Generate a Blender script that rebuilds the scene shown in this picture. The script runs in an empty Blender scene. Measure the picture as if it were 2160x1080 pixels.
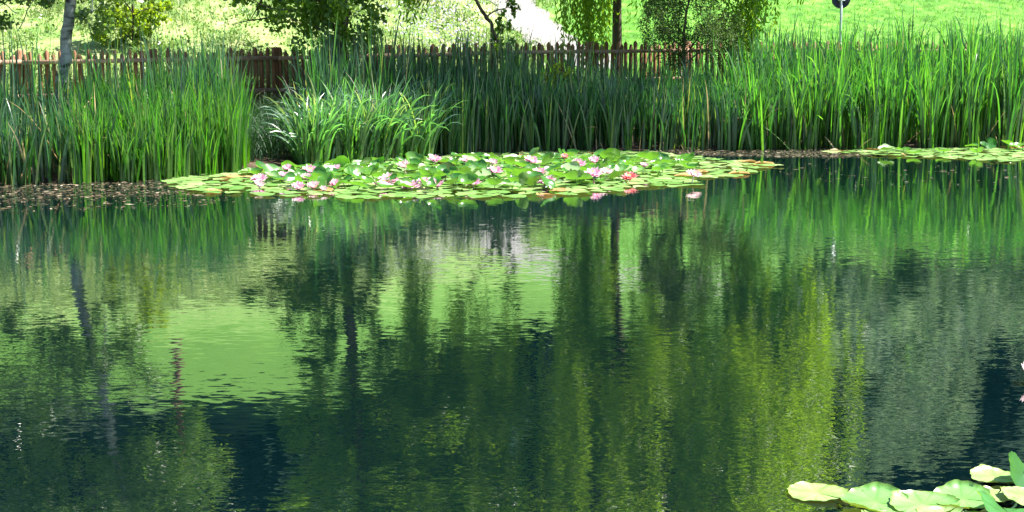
import bpy, math, random
import numpy as np
from mathutils import Vector, Matrix

random.seed(7)
RNG = np.random.default_rng(7)
R = math.radians
scene = bpy.context.scene
COL = scene.collection

# ------------------------------------------------------------------ camera
FPX = 3140.0                      # focal length in pixels of the 2160 px wide photograph
CAM_H = 1.8
PITCH = math.atan(490.0 / FPX)    # horizon 490 px above the picture centre
cam = bpy.data.cameras.new('camera')
cam.sensor_width = 36.0
cam.lens = 36.0 * FPX / 2160.0
cam.clip_start = 0.1
cam.clip_end = 5000
cam_ob = bpy.data.objects.new('camera', cam)
cam_ob.location = (0, 0, CAM_H)
cam_ob.rotation_euler = (math.pi / 2 - PITCH, 0, 0)
COL.objects.link(cam_ob)
scene.camera = cam_ob

# ------------------------------------------------------------------ light
SUN_EL, SUN_AZ = R(58), R(78)     # behind the scene, to the right
S = Vector((math.sin(SUN_AZ) * math.cos(SUN_EL), math.cos(SUN_AZ) * math.cos(SUN_EL), math.sin(SUN_EL)))
sun = bpy.data.lights.new('sun', 'SUN')
sun.energy = 5.0
sun.angle = R(0.5)
sun.color = (1.0, 0.95, 0.86)
sun_ob = bpy.data.objects.new('sun', sun)
sun_ob.rotation_euler = S.to_track_quat('Z', 'Y').to_euler()
sun_ob.location = (20, 40, 60)
COL.objects.link(sun_ob)
world = bpy.data.worlds.new('World')
scene.world = world
world.use_nodes = True
wn = world.node_tree
wn.nodes.clear()
sky = wn.nodes.new('ShaderNodeTexSky')
sky.sky_type = 'NISHITA'
sky.sun_disc = False
sky.sun_elevation = SUN_EL
sky.sun_rotation = SUN_AZ
sky.air_density = 1.0
sky.dust_density = 0.6
bg = wn.nodes.new('ShaderNodeBackground')
bg.inputs['Strength'].default_value = 0.065
wo = wn.nodes.new('ShaderNodeOutputWorld')
wn.links.new(sky.outputs[0], bg.inputs[0])
wn.links.new(bg.outputs[0], wo.inputs[0])
scene.view_settings.view_transform = 'Standard'
scene.view_settings.look = 'None'
scene.view_settings.exposure = 2.35
scene.view_settings.gamma = 1.0
scene.cycles.max_bounces = 8
scene.cycles.diffuse_bounces = 3
scene.cycles.glossy_bounces = 3
scene.cycles.transmission_bounces = 4
scene.cycles.sample_clamp_indirect = 6.0

# ------------------------------------------------------------------ pixel helpers
FWD = np.array((0, math.cos(PITCH), -math.sin(PITCH)))
UPV = np.array((0, math.sin(PITCH), math.cos(PITCH)))
RGT = np.array((1.0, 0, 0))
EYE = np.array((0, 0, CAM_H))

def ray(px, py):
    return FWD * FPX + RGT * (px - 1080) + UPV * (540 - py)

def ground(px, py, z=0.0):
    d = ray(px, py)
    t = (z - CAM_H) / d[2]
    return EYE + d * t

def at(px, py, Y):
    d = ray(px, py)
    return EYE + d * (Y / d[1])

def pxx(px, Y, z=1.5):
    depth = Y * math.cos(PITCH) + (CAM_H - z) * math.sin(PITCH)
    return (px - 1080) * depth / FPX

# ------------------------------------------------------------------ terrain
_bp = [ground(*p) for p in ((-900, 404), (-500, 398), (0, 388), (170, 380), (350, 372), (520, 357), (640, 347), (900, 327),
                            (1100, 318), (1400, 314), (1800, 312), (2160, 308), (2700, 302))]
BX = np.array([p[0] for p in _bp]); BY = np.array([p[1] for p in _bp])

def bank(x):
    return np.interp(x, BX, BY)

def sstep(a, b, x):
    t = np.clip((x - a) / (b - a), 0, 1)
    return t * t * (3 - 2 * t)

def bumps(x, y, s, seed=0.0):
    return (np.sin(x * s + 1.3 + seed) * np.cos(y * s * 1.13 + seed * 2) + 0.5 * np.sin(x * s * 2.1 + y * s * 1.7 + seed)
            + 0.3 * np.cos(x * s * 3.7 - y * s * 3.1 + seed)) / 1.8

def edge_d(u):
    """distance at which the open slope gives way to trees"""
    return np.interp(u, (-0.6, -0.22, -0.16, -0.05, 0.1, 0.2, 0.6), (120, 112, 100, 84, 62, 46, 40))

def terrain(x, y):
    x = np.asarray(x, float); y = np.asarray(y, float)
    b = bank(x)
    s = y - b
    u = x / np.maximum(np.abs(y), 8.0)
    shore = -0.95 + 1.05 * sstep(-2.2, 0.35, s) + 0.42 * sstep(0.2, 3.6, s)
    sl = 0.29
    k = np.maximum(s - 3.2, 0)
    hill = sl * (np.sqrt(k * k + 1.0) - 1.0)
    e = edge_d(u)
    e2 = np.interp(u, (-0.6, 0.1, 0.2, 0.6), (0.36, 0.36, 0.14, 0.14))
    far = e2 * np.maximum(y - e, 0)
    mount = 0.42 * np.maximum(y - np.interp(u, (-0.6, 0.1, 0.2, 0.6), (120, 120, 130, 110)), 0)
    z = shore + hill + far + mount
    z = z + sstep(5, 40, s) * bumps(x, y, 0.11) * 0.55 + sstep(80, 200, s) * bumps(x, y, 0.035, 2.0) * 7
    z = np.where(z > 120, 120 + (z - 120) * 0.25, z)
    near = 0.95 * sstep(3.6, 0.4, y) * 1.3
    z = z + near * sstep(6, 0, s)
    z = z + np.where(y < 0, sstep(0, -200, y) * 14, 0) + 1.6 * sstep(28, 40, np.abs(x)) * sstep(8, -2, s)
    return z

def tz(x, y):
    return float(terrain(x, y))

def hit(px, py, start=18.0):
    d = ray(px, py); d = d / d[1]
    Y = start
    while Y < 400:
        p = EYE + d * Y
        if p[2] < tz(p[0], p[1]):
            return p
        Y += 0.05
    return EYE + d * 60

# ------------------------------------------------------------------ object helpers
def tag(o, label=None, cat=None, group=None, kind=None):
    if label: o['label'] = label
    if cat: o['category'] = cat
    if group: o['group'] = group
    if kind: o['kind'] = kind
    return o

def empty(name, loc, rz=0.0):
    o = bpy.data.objects.new(name, None)
    o.empty_display_size = 0.2
    o.location = loc
    o.rotation_euler = (0, 0, rz)
    COL.objects.link(o)
    return o

def mesh_np(name, V, F, UV=None, smooth=True):
    """V (n,3); F list of (m,k) index arrays; UV per-vertex (n,2)"""
    me = bpy.data.meshes.new(name)
    V = np.asarray(V, np.float32)
    if not isinstance(F, (list, tuple)): F = [F]
    F = [np.asarray(f, np.int32) for f in F if len(f)]
    loops = np.concatenate([f.ravel() for f in F])
    tot = np.concatenate([np.full(len(f), f.shape[1], np.int32) for f in F])
    start = np.concatenate(([0], np.cumsum(tot)[:-1])).astype(np.int32)
    me.vertices.add(len(V)); me.vertices.foreach_set('co', V.ravel())
    me.loops.add(len(loops)); me.loops.foreach_set('vertex_index', loops)
    me.polygons.add(len(tot)); me.polygons.foreach_set('loop_start', start)
    me.polygons.foreach_set('loop_total', tot)
    if smooth: me.polygons.foreach_set('use_smooth', np.ones(len(tot), bool))
    if UV is not None:
        ul = me.uv_layers.new(name='UVMap')
        ul.data.foreach_set('uv', np.asarray(UV, np.float32)[loops].ravel())
    me.update(calc_edges=True)
    me.validate()
    return me

def obj(name, me, mat=None, parent=None, loc=None):
    o = bpy.data.objects.new(name, me)
    if mat is not None and len(me.materials) == 0: me.materials.append(mat)
    if loc is not None: o.location = loc
    COL.objects.link(o)
    if parent is not None: o.parent = parent
    return o

class MB:
    """collects vertices and faces for one mesh"""
    def __init__(s): s.v = []; s.f = {}; s.uv = []; s.n = 0
    def add(s, V, F, UV=None):
        V = np.asarray(V, float)
        s.v.append(V)
        s.uv.append(np.zeros((len(V), 2)) if UV is None else np.asarray(UV, float))
        for f in (F if isinstance(F, list) else [F]):
            f = np.asarray(f, int)
            if len(f): s.f.setdefault(f.shape[1], []).append(f + s.n)
        s.n += len(V)
    def tube(s, pts, rad, n=8, cap=True):
        pts = np.asarray(pts, float); rad = np.broadcast_to(np.asarray(rad, float), (len(pts),))
        tan = np.gradient(pts, axis=0); tan /= np.linalg.norm(tan, axis=1)[:, None] + 1e-9
        ref = np.array((0.13, 0.97, 0.2)) if abs(tan[0][2]) > .5 else np.array((0, 0, 1.0))
        a = np.cross(tan, ref); a /= np.linalg.norm(a, axis=1)[:, None] + 1e-9
        b = np.cross(tan, a)
        th = np.linspace(0, 2 * math.pi, n, endpoint=False)
        V = (pts[:, None] + rad[:, None, None] * (np.cos(th)[None, :, None] * a[:, None] + np.sin(th)[None, :, None] * b[:, None]))
        L = len(pts)
        i = np.arange(L - 1)[:, None] * n; j = np.arange(n)[None]
        F = np.stack((i + j, i + (j + 1) % n, i + n + (j + 1) % n, i + n + j), -1).reshape(-1, 4)
        UV = np.stack(np.broadcast_arrays((th / 6.2832)[None, :], np.linspace(0, 1, L)[:, None]), -1).reshape(-1, 2)
        V = V.reshape(-1, 3)
        Fs = [F]
        if cap:
            V = np.concatenate((V, [pts[-1]])); UV = np.concatenate((UV, [[0, 1]]))
            jj = np.arange(n); Fs.append(np.stack(((L - 1) * n + jj, (L - 1) * n + (jj + 1) % n, np.full(n, L * n)), -1))
        s.add(V, Fs, UV)
    def box(s, lo, hi):
        (a, b, c), (d, e, f) = lo, hi
        V = [(a, b, c), (d, b, c), (d, e, c), (a, e, c), (a, b, f), (d, b, f), (d, e, f), (a, e, f)]
        s.add(V, [[(0, 3, 2, 1), (4, 5, 6, 7), (0, 1, 5, 4), (1, 2, 6, 5), (2, 3, 7, 6), (3, 0, 4, 7)]])
    def mesh(s, name, smooth=True):
        return mesh_np(name, np.concatenate(s.v), [np.concatenate(x) for x in s.f.values()], np.concatenate(s.uv), smooth)

# ------------------------------------------------------------------ materials
def nodes(name):
    m = bpy.data.materials.new(name); m.use_nodes = True
    nt = m.node_tree; nt.nodes.clear()
    out = nt.nodes.new('ShaderNodeOutputMaterial')
    return m, nt, out

def N(nt, typ, **kw):
    n = nt.nodes.new(typ)
    for k, v in kw.items():
        if k.startswith('i_'): n.inputs[k[2:].replace('_', ' ')].default_value = v
        else: setattr(n, k, v)
    return n

def ramp(nt, fac, stops):
    r = nt.nodes.new('ShaderNodeValToRGB')
    el = r.color_ramp.elements
    while len(el) < len(stops): el.new(0.5)
    for e, (p, c) in zip(el, stops):
        e.position = p; e.color = (*c, 1)
    nt.links.new(fac, r.inputs[0])
    return r.outputs[0]

def mixc(nt, fac, a, b, mode='MIX'):
    n = nt.nodes.new('ShaderNodeMix'); n.data_type = 'RGBA'; n.blend_type = mode
    for sock, v in ((n.inputs[0], fac), (n.inputs[6], a), (n.inputs[7], b)):
        if hasattr(v, 'links') or hasattr(v, 'is_linked'): nt.links.new(v, sock)
        else: sock.default_value = v if not isinstance(v, tuple) else (*v, 1)
    return n.outputs[2]

def leaf_mat(name, stops, rough=0.4, transl=0.4, tint=(1.25, 1.3, 0.55), spec=0.5, uvgrad=None, objrand=False, back=None, veins=False):
    """leaf: colour varied from leaf to leaf, waxy gloss, light passing through"""
    m, nt, out = nodes(name)
    g = N(nt, 'ShaderNodeNewGeometry')
    if objrand:
        oi = N(nt, 'ShaderNodeObjectInfo'); fac = oi.outputs['Random']
    else:
        fac = g.outputs['Random Per Island']
    c = ramp(nt, fac, stops)
    if uvgrad:
        uv = N(nt, 'ShaderNodeUVMap'); sp = N(nt, 'ShaderNodeSeparateXYZ')
        nt.links.new(uv.outputs[0], sp.inputs[0])
        gr = ramp(nt, sp.outputs[1], uvgrad)
        c = mixc(nt, 1.0, c, gr, 'MULTIPLY')
    tc = N(nt, 'ShaderNodeTexCoord')
    nz = N(nt, 'ShaderNodeTexNoise'); nz.inputs['Scale'].default_value = 9.0; nz.inputs['Detail'].default_value = 3
    nt.links.new(tc.outputs['Object'], nz.inputs['Vector'])
    c = mixc(nt, 1.0, c, ramp(nt, nz.outputs[0], ((0.3, (0.8, 0.82, 0.8)), (0.7, (1.15, 1.12, 1.1)))), 'MULTIPLY')
    if veins:
        uv = N(nt, 'ShaderNodeUVMap'); sp = N(nt, 'ShaderNodeSeparateXYZ'); nt.links.new(uv.outputs[0], sp.inputs[0])
        w1 = N(nt, 'ShaderNodeMath'); w1.operation = 'MULTIPLY'; w1.inputs[1].default_value = 22 * math.pi; nt.links.new(sp.outputs[0], w1.inputs[0])
        w2 = N(nt, 'ShaderNodeMath'); w2.operation = 'SINE'; nt.links.new(w1.outputs[0], w2.inputs[0])
        vr = ramp(nt, w2.outputs[0], ((0.0, (1, 1, 1)), (0.78, (1, 1, 1)), (1.0, (0.72, 0.85, 0.6))))
        ed = ramp(nt, sp.outputs[1], ((0.0, (1.1, 1.1, 0.9)), (0.9, (1, 1, 1)), (0.97, (1.0, 0.9, 0.7)), (1.0, (1.0, 0.75, 0.5))))
        c = mixc(nt, 1.0, mixc(nt, 1.0, c, vr, 'MULTIPLY'), ed, 'MULTIPLY')
        n2 = N(nt, 'ShaderNodeTexNoise'); n2.inputs['Scale'].default_value = 55.0; n2.inputs['Detail'].default_value = 2
        nt.links.new(tc.outputs['Object'], n2.inputs['Vector'])
        c = mixc(nt, 1.0, c, ramp(nt, n2.outputs[0], ((0.0, (1, 1, 1)), (0.66, (1, 1, 1)), (0.72, (0.5, 0.4, 0.25)))), 'MULTIPLY')
        n3 = N(nt, 'ShaderNodeTexNoise'); n3.inputs['Scale'].default_value = 14.0; n3.inputs['Detail'].default_value = 4
        nt.links.new(tc.outputs['Object'], n3.inputs['Vector'])
        c = mixc(nt, 1.0, c, ramp(nt, n3.outputs[0], ((0.3, (0.72, 0.8, 0.6)), (0.7, (1.15, 1.1, 1.2)))), 'MULTIPLY')
    if back: c = mixc(nt, g.outputs['Backfacing'], c, back)
    p = N(nt, 'ShaderNodeBsdfPrincipled')
    p.inputs['Roughness'].default_value = rough
    p.inputs['Specular IOR Level'].default_value = spec
    nt.links.new(c, p.inputs['Base Color'])
    t = N(nt, 'ShaderNodeBsdfTranslucent')
    nt.links.new(mixc(nt, 1.0, c, tint, 'MULTIPLY'), t.inputs[0])
    mx = N(nt, 'ShaderNodeMixShader'); mx.inputs[0].default_value = transl
    nt.links.new(p.outputs[0], mx.inputs[1]); nt.links.new(t.outputs[0], mx.inputs[2])
    nt.links.new(mx.outputs[0], out.inputs[0])
    return m

def noise_mat(name, stops, scale=6.0, rough=0.8, detail=6, stretch=(1, 1, 1), bump=0.0, spec=0.3):
    m, nt, out = nodes(name)
    tc = N(nt, 'ShaderNodeTexCoord'); mp = N(nt, 'ShaderNodeMapping'); mp.inputs['Scale'].default_value = stretch
    nz = N(nt, 'ShaderNodeTexNoise'); nz.inputs['Scale'].default_value = scale; nz.inputs['Detail'].default_value = detail
    nt.links.new(tc.outputs['Object'], mp.inputs[0]); nt.links.new(mp.outputs[0], nz.inputs['Vector'])
    p = N(nt, 'ShaderNodeBsdfPrincipled'); p.inputs['Roughness'].default_value = rough
    p.inputs['Specular IOR Level'].default_value = spec
    nt.links.new(ramp(nt, nz.outputs[0], stops), p.inputs['Base Color'])
    if bump:
        b = N(nt, 'ShaderNodeBump'); b.inputs['Strength'].default_value = 0.6; b.inputs['Distance'].default_value = bump
        nt.links.new(nz.outputs[0], b.inputs['Height']); nt.links.new(b.outputs[0], p.inputs['Normal'])
    nt.links.new(p.outputs[0], out.inputs[0])
    return m

M = {}
# reeds
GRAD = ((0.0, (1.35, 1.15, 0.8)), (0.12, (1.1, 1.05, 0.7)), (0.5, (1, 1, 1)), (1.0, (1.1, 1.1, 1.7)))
GRADP = ((0.0, (1.2, 1.1, 0.8)), (0.45, (1, 1, 1)), (0.72, (1.25, 1.15, 2.0)), (1.0, (1.8, 1.5, 3.6)))  # whitish blue tips: highlights of the arching blades painted into the colour
GRADW = ((0.0, (1.2, 1.1, 0.8)), (0.45, (1, 1, 1)), (0.75, (1.1, 1.1, 1.5)), (1.0, (1.35, 1.3, 2.2)))  # pale bluish tips: sky sheen painted into the blade colour
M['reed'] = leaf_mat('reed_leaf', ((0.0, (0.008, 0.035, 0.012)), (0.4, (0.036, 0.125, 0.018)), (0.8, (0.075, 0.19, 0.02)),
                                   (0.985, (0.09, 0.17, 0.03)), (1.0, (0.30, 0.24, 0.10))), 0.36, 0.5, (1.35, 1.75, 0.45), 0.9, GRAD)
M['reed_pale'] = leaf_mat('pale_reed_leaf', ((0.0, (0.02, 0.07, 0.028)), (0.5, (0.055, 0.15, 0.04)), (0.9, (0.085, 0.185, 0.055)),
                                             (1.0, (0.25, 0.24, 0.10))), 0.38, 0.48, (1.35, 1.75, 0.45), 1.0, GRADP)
M['reed_shaded'] = leaf_mat('shaded_reed_leaf', ((0.0, (0.008, 0.032, 0.018)), (0.5, (0.026, 0.092, 0.028)), (0.9, (0.05, 0.14, 0.032)),
                                             (1.0, (0.22, 0.21, 0.09))), 0.38, 0.45, (1.4, 1.75, 0.42), 1.0, GRADW)  # reed green darkened in the colour for the shaded stands
M['reed_lit'] = leaf_mat('lit_reed_leaf', ((0.0, (0.008, 0.035, 0.014)), (0.4, (0.036, 0.125, 0.024)), (0.85, (0.075, 0.19, 0.028)), (0.98, (0.10, 0.20, 0.035)), (1.0, (0.22, 0.21, 0.09))),
                              0.38, 0.48, (1.4, 1.8, 0.42), 1.0, GRADW)  # the same reed green brightened in the colour for the sunlit stand
M['sedge'] = leaf_mat('shaded_sedge_leaf', ((0.0, (0.012, 0.04, 0.018)), (1.0, (0.03, 0.08, 0.03))), 0.5, 0.3, (1.2, 1.5, 0.5), 0.4)  # shade of the gap put into the leaf colour
M['dry'] = leaf_mat('dry_leaf', ((0.0, (0.30, 0.22, 0.11)), (1.0, (0.45, 0.36, 0.2))), 0.6, 0.3, (1.1, 1.0, 0.8), 0.3)
# lilies
M['pad'] = leaf_mat('lily_pad_leaf', ((0.0, (0.09, 0.20, 0.045)), (0.5, (0.13, 0.25, 0.07)), (0.85, (0.19, 0.29, 0.10)), (1.0, (0.25, 0.33, 0.15))),
                    0.32, 0.15, (1.1, 1.2, 0.4), 0.5, objrand=True, back=(0.13, 0.15, 0.05))
M['leaf'] = leaf_mat('raised_lily_leaf', ((0.0, (0.03, 0.115, 0.022)), (0.5, (0.05, 0.16, 0.024)), (1.0, (0.085, 0.20, 0.03))),
                     0.27, 0.42, (1.1, 1.4, 0.35), 0.6, objrand=True, back=(0.085, 0.17, 0.04))
M['rust'] = leaf_mat('rusty_pad_leaf', ((0.0, (0.26, 0.15, 0.06)), (1.0, (0.30, 0.26, 0.10))), 0.4, 0.2, (1.1, 1.0, 0.6), 0.4, objrand=True)
PET = ((0.0, (0.60, 0.10, 0.30)), (0.4, (0.70, 0.30, 0.48)), (1.0, (0.80, 0.64, 0.72)))
M['petal'] = leaf_mat('pink_petal', ((0.0, (0.95, 0.92, 0.95)), (1.0, (1, 1, 1))), 0.45, 0.35, (1, 0.9, 0.95), 0.3, PET)
M['petal_white'] = leaf_mat('blush_petal', ((0.0, (0.95, 0.92, 0.95)), (1.0, (1, 1, 1))), 0.45, 0.35, (1, 0.95, 0.95), 0.3,
                            ((0.0, (0.62, 0.30, 0.38)), (1.0, (0.72, 0.62, 0.63))))
M['petal_red'] = leaf_mat('red_petal', ((0.0, (0.95, 0.92, 0.95)), (1.0, (1, 1, 1))), 0.45, 0.35, (1, 0.8, 0.8), 0.3,
                          ((0.0, (0.70, 0.07, 0.10)), (0.5, (0.78, 0.20, 0.22)), (1.0, (0.85, 0.55, 0.55))))
M['stamen'] = leaf_mat('stamen', ((0.0, (0.75, 0.45, 0.06)), (1.0, (0.8, 0.55, 0.1))), 0.6, 0.1)
# trees
M['birch_leaf'] = leaf_mat('birch_leaf', ((0.0, (0.05, 0.105, 0.03)), (0.6, (0.085, 0.15, 0.042)), (1.0, (0.12, 0.19, 0.06))), 0.30, 0.5, (1.3, 1.4, 0.5), 0.6)
M['dark_leaf'] = leaf_mat('dark_leaf', ((0.0, (0.06, 0.125, 0.02)), (0.6, (0.10, 0.185, 0.028)), (1.0, (0.14, 0.22, 0.034))), 0.38, 0.6, (1.7, 1.75, 0.45), 0.45)
M['willow_leaf'] = leaf_mat('willow_leaf', ((0.0, (0.09, 0.165, 0.016)), (0.6, (0.135, 0.235, 0.022)), (1.0, (0.175, 0.27, 0.03))), 0.42, 0.62, (1.8, 1.75, 0.42), 0.45)
M['grey_leaf'] = leaf_mat('grey_leaf', ((0.0, (0.05, 0.095, 0.03)), (1.0, (0.11, 0.16, 0.06))), 0.6, 0.35, (1.2, 1.3, 0.6), 0.15)
M['lime_leaf'] = leaf_mat('lime_leaf', ((0.0, (0.13, 0.23, 0.022)), (1.0, (0.22, 0.32, 0.035))), 0.42, 0.6, (1.5, 1.4, 0.4), 0.4)
M['pale_leaf'] = leaf_mat('pale_leaf', ((0.0, (0.09, 0.16, 0.10)), (0.6, (0.15, 0.22, 0.15)), (1.0, (0.22, 0.28, 0.20))), 0.7, 0.35, (1.1, 1.2, 0.8), 0.05)
M['needle'] = leaf_mat('needles', ((0.0, (0.010, 0.026, 0.018)), (1.0, (0.020, 0.042, 0.026))), 0.9, 0.1, (1.2, 1.3, 0.7), 0.03)
M['bark'] = noise_mat('bark', ((0.3, (0.035, 0.026, 0.018)), (0.7, (0.10, 0.08, 0.055))), 14, 0.9, stretch=(1, 1, 0.25), bump=0.02)
M['red_bark'] = noise_mat('red_bark', ((0.3, (0.06, 0.03, 0.02)), (0.7, (0.14, 0.08, 0.055))), 12, 0.9, stretch=(1, 1, 0.3), bump=0.02)
M['birch_bark'] = noise_mat('birch_bark', ((0.38, (0.018, 0.019, 0.02)), (0.46, (0.13, 0.135, 0.13)), (0.62, (0.26, 0.27, 0.255))), 5.5, 0.7,
                            detail=5, stretch=(1, 1, 2.6), bump=0.006)
M['grass'] = leaf_mat('grass_blade', ((0.0, (0.04, 0.13, 0.015)), (0.6, (0.085, 0.21, 0.024)), (1.0, (0.16, 0.30, 0.05))), 0.5, 0.35, (1.2, 1.25, 0.5), 0.3)
M['weed'] = leaf_mat('meadow_weed', ((0.0, (0.055, 0.14, 0.03)), (0.6, (0.12, 0.21, 0.05)), (0.9, (0.21, 0.27, 0.10)), (1.0, (0.30, 0.28, 0.15))), 0.5, 0.3, (1.15, 1.2, 0.6), 0.35)
M['wood'] = noise_mat('fence_wood', ((0.25, (0.085, 0.036, 0.017)), (0.55, (0.165, 0.075, 0.034)), (0.8, (0.26, 0.155, 0.09))), 7, 0.7, stretch=(3, 3, 0.35), bump=0.004)
M['rail'] = noise_mat('rail_wood', ((0.25, (0.20, 0.11, 0.07)), (0.75, (0.33, 0.22, 0.16))), 7, 0.7, stretch=(0.4, 3, 3), bump=0.004)
M['debris'] = leaf_mat('floating_debris', ((0.0, (0.018, 0.014, 0.008)), (0.3, (0.03, 0.04, 0.014)), (0.55, (0.055, 0.042, 0.024)), (0.9, (0.11, 0.075, 0.045)), (1.0, (0.32, 0.28, 0.22))), 0.6, 0.1, (1, 1, 1), 0.3)
M['sign_back'] = noise_mat('sign_back', ((0.3, (0.045, 0.055, 0.075)), (0.7, (0.065, 0.075, 0.10))), 8, 0.5)
M['pole'] = noise_mat('galvanised_pole', ((0.3, (0.30, 0.33, 0.36)), (0.7, (0.42, 0.45, 0.48))), 20, 0.45, spec=0.5)
M['gravel'] = noise_mat('path_gravel', ((0.3, (0.11, 0.107, 0.104)), (0.7, (0.21, 0.205, 0.20))), 22, 0.95, bump=0.01)

def ground_material():
    m, nt, out = nodes('ground')
    tc = N(nt, 'ShaderNodeTexCoord')
    def nz(scale, detail=6):
        n = N(nt, 'ShaderNodeTexNoise'); n.inputs['Scale'].default_value = scale; n.inputs['Detail'].default_value = detail
        nt.links.new(tc.outputs['Object'], n.inputs['Vector']); return n.outputs[0]
    sp = N(nt, 'ShaderNodeSeparateXYZ'); nt.links.new(tc.outputs['Object'], sp.inputs[0])
    lawn = ramp(nt, nz(3.2, 10), ((0.3, (0.03, 0.11, 0.012)), (0.52, (0.075, 0.20, 0.024)), (0.75, (0.15, 0.29, 0.055))))
    wild = ramp(nt, nz(2.6, 8), ((0.28, (0.08, 0.16, 0.035)), (0.5, (0.17, 0.24, 0.08)), (0.72, (0.29, 0.30, 0.15))))
    big = ramp(nt, nz(0.32, 6), ((0.32, (0.62, 0.72, 0.55)), (0.5, (0.95, 0.97, 0.9)), (0.68, (1.3, 1.15, 1.35))))
    # rough herbage on the left, mown lawn on the right of the path
    mr = N(nt, 'ShaderNodeMapRange'); mr.inputs[1].default_value = -0.6; mr.inputs[2].default_value = 1.4
    nt.links.new(sp.outputs[0], mr.inputs[0])
    mr2 = N(nt, 'ShaderNodeMapRange'); mr2.inputs[1].default_value = 36; mr2.inputs[2].default_value = 46
    nt.links.new(sp.outputs[1], mr2.inputs[0])
    mxm = N(nt, 'ShaderNodeMath'); mxm.operation = 'MAXIMUM'
    nt.links.new(mr.outputs[0], mxm.inputs[0]); nt.links.new(mr2.outputs[0], mxm.inputs[1])
    c = mixc(nt, mxm.outputs[0], wild, lawn)
    c = mixc(nt, 1.0, c, big, 'MULTIPLY')
    fm = N(nt, 'ShaderNodeMapRange'); fm.inputs[1].default_value = 36; fm.inputs[2].default_value = 48
    nt.links.new(sp.outputs[1], fm.inputs[0])
    dimmed_meadow = ramp(nt, nz(0.8, 9), ((0.3, (0.035, 0.10, 0.010)), (0.55, (0.058, 0.135, 0.016)), (0.75, (0.085, 0.16, 0.03))))  # far meadow darkened in colour to mute its image in the pond
    c = mixc(nt, fm.outputs[0], c, dimmed_meadow)
    mud = ramp(nt, nz(5), ((0.3, (0.025, 0.018, 0.012)), (0.7, (0.07, 0.05, 0.03))))
    ms = N(nt, 'ShaderNodeMapRange'); ms.inputs[1].default_value = 0.10; ms.inputs[2].default_value = 0.42
    nt.links.new(sp.outputs[2], ms.inputs[0])
    c = mixc(nt, ms.outputs[0], mud, c)
    mf = N(nt, 'ShaderNodeMapRange'); mf.inputs[1].default_value = 23; mf.inputs[2].default_value = 30
    nt.links.new(sp.outputs[2], mf.inputs[0])
    forest = ramp(nt, nz(0.4), ((0.3, (0.014, 0.03, 0.018)), (0.7, (0.035, 0.055, 0.03))))
    c = mixc(nt, mf.outputs[0], c, forest)
    p = N(nt, 'ShaderNodeBsdfPrincipled'); p.inputs['Roughness'].default_value = 0.9; p.inputs['Specular IOR Level'].default_value = 0.15
    nt.links.new(c, p.inputs['Base Color'])
    b = N(nt, 'ShaderNodeBump'); b.inputs['Strength'].default_value = 0.8; b.inputs['Distance'].default_value = 0.08
    nt.links.new(nz(6.0, 8), b.inputs['Height']); nt.links.new(b.outputs[0], p.inputs['Normal'])
    nt.links.new(p.outputs[0], out.inputs[0])
    return m
M['ground'] = ground_material()

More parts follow.
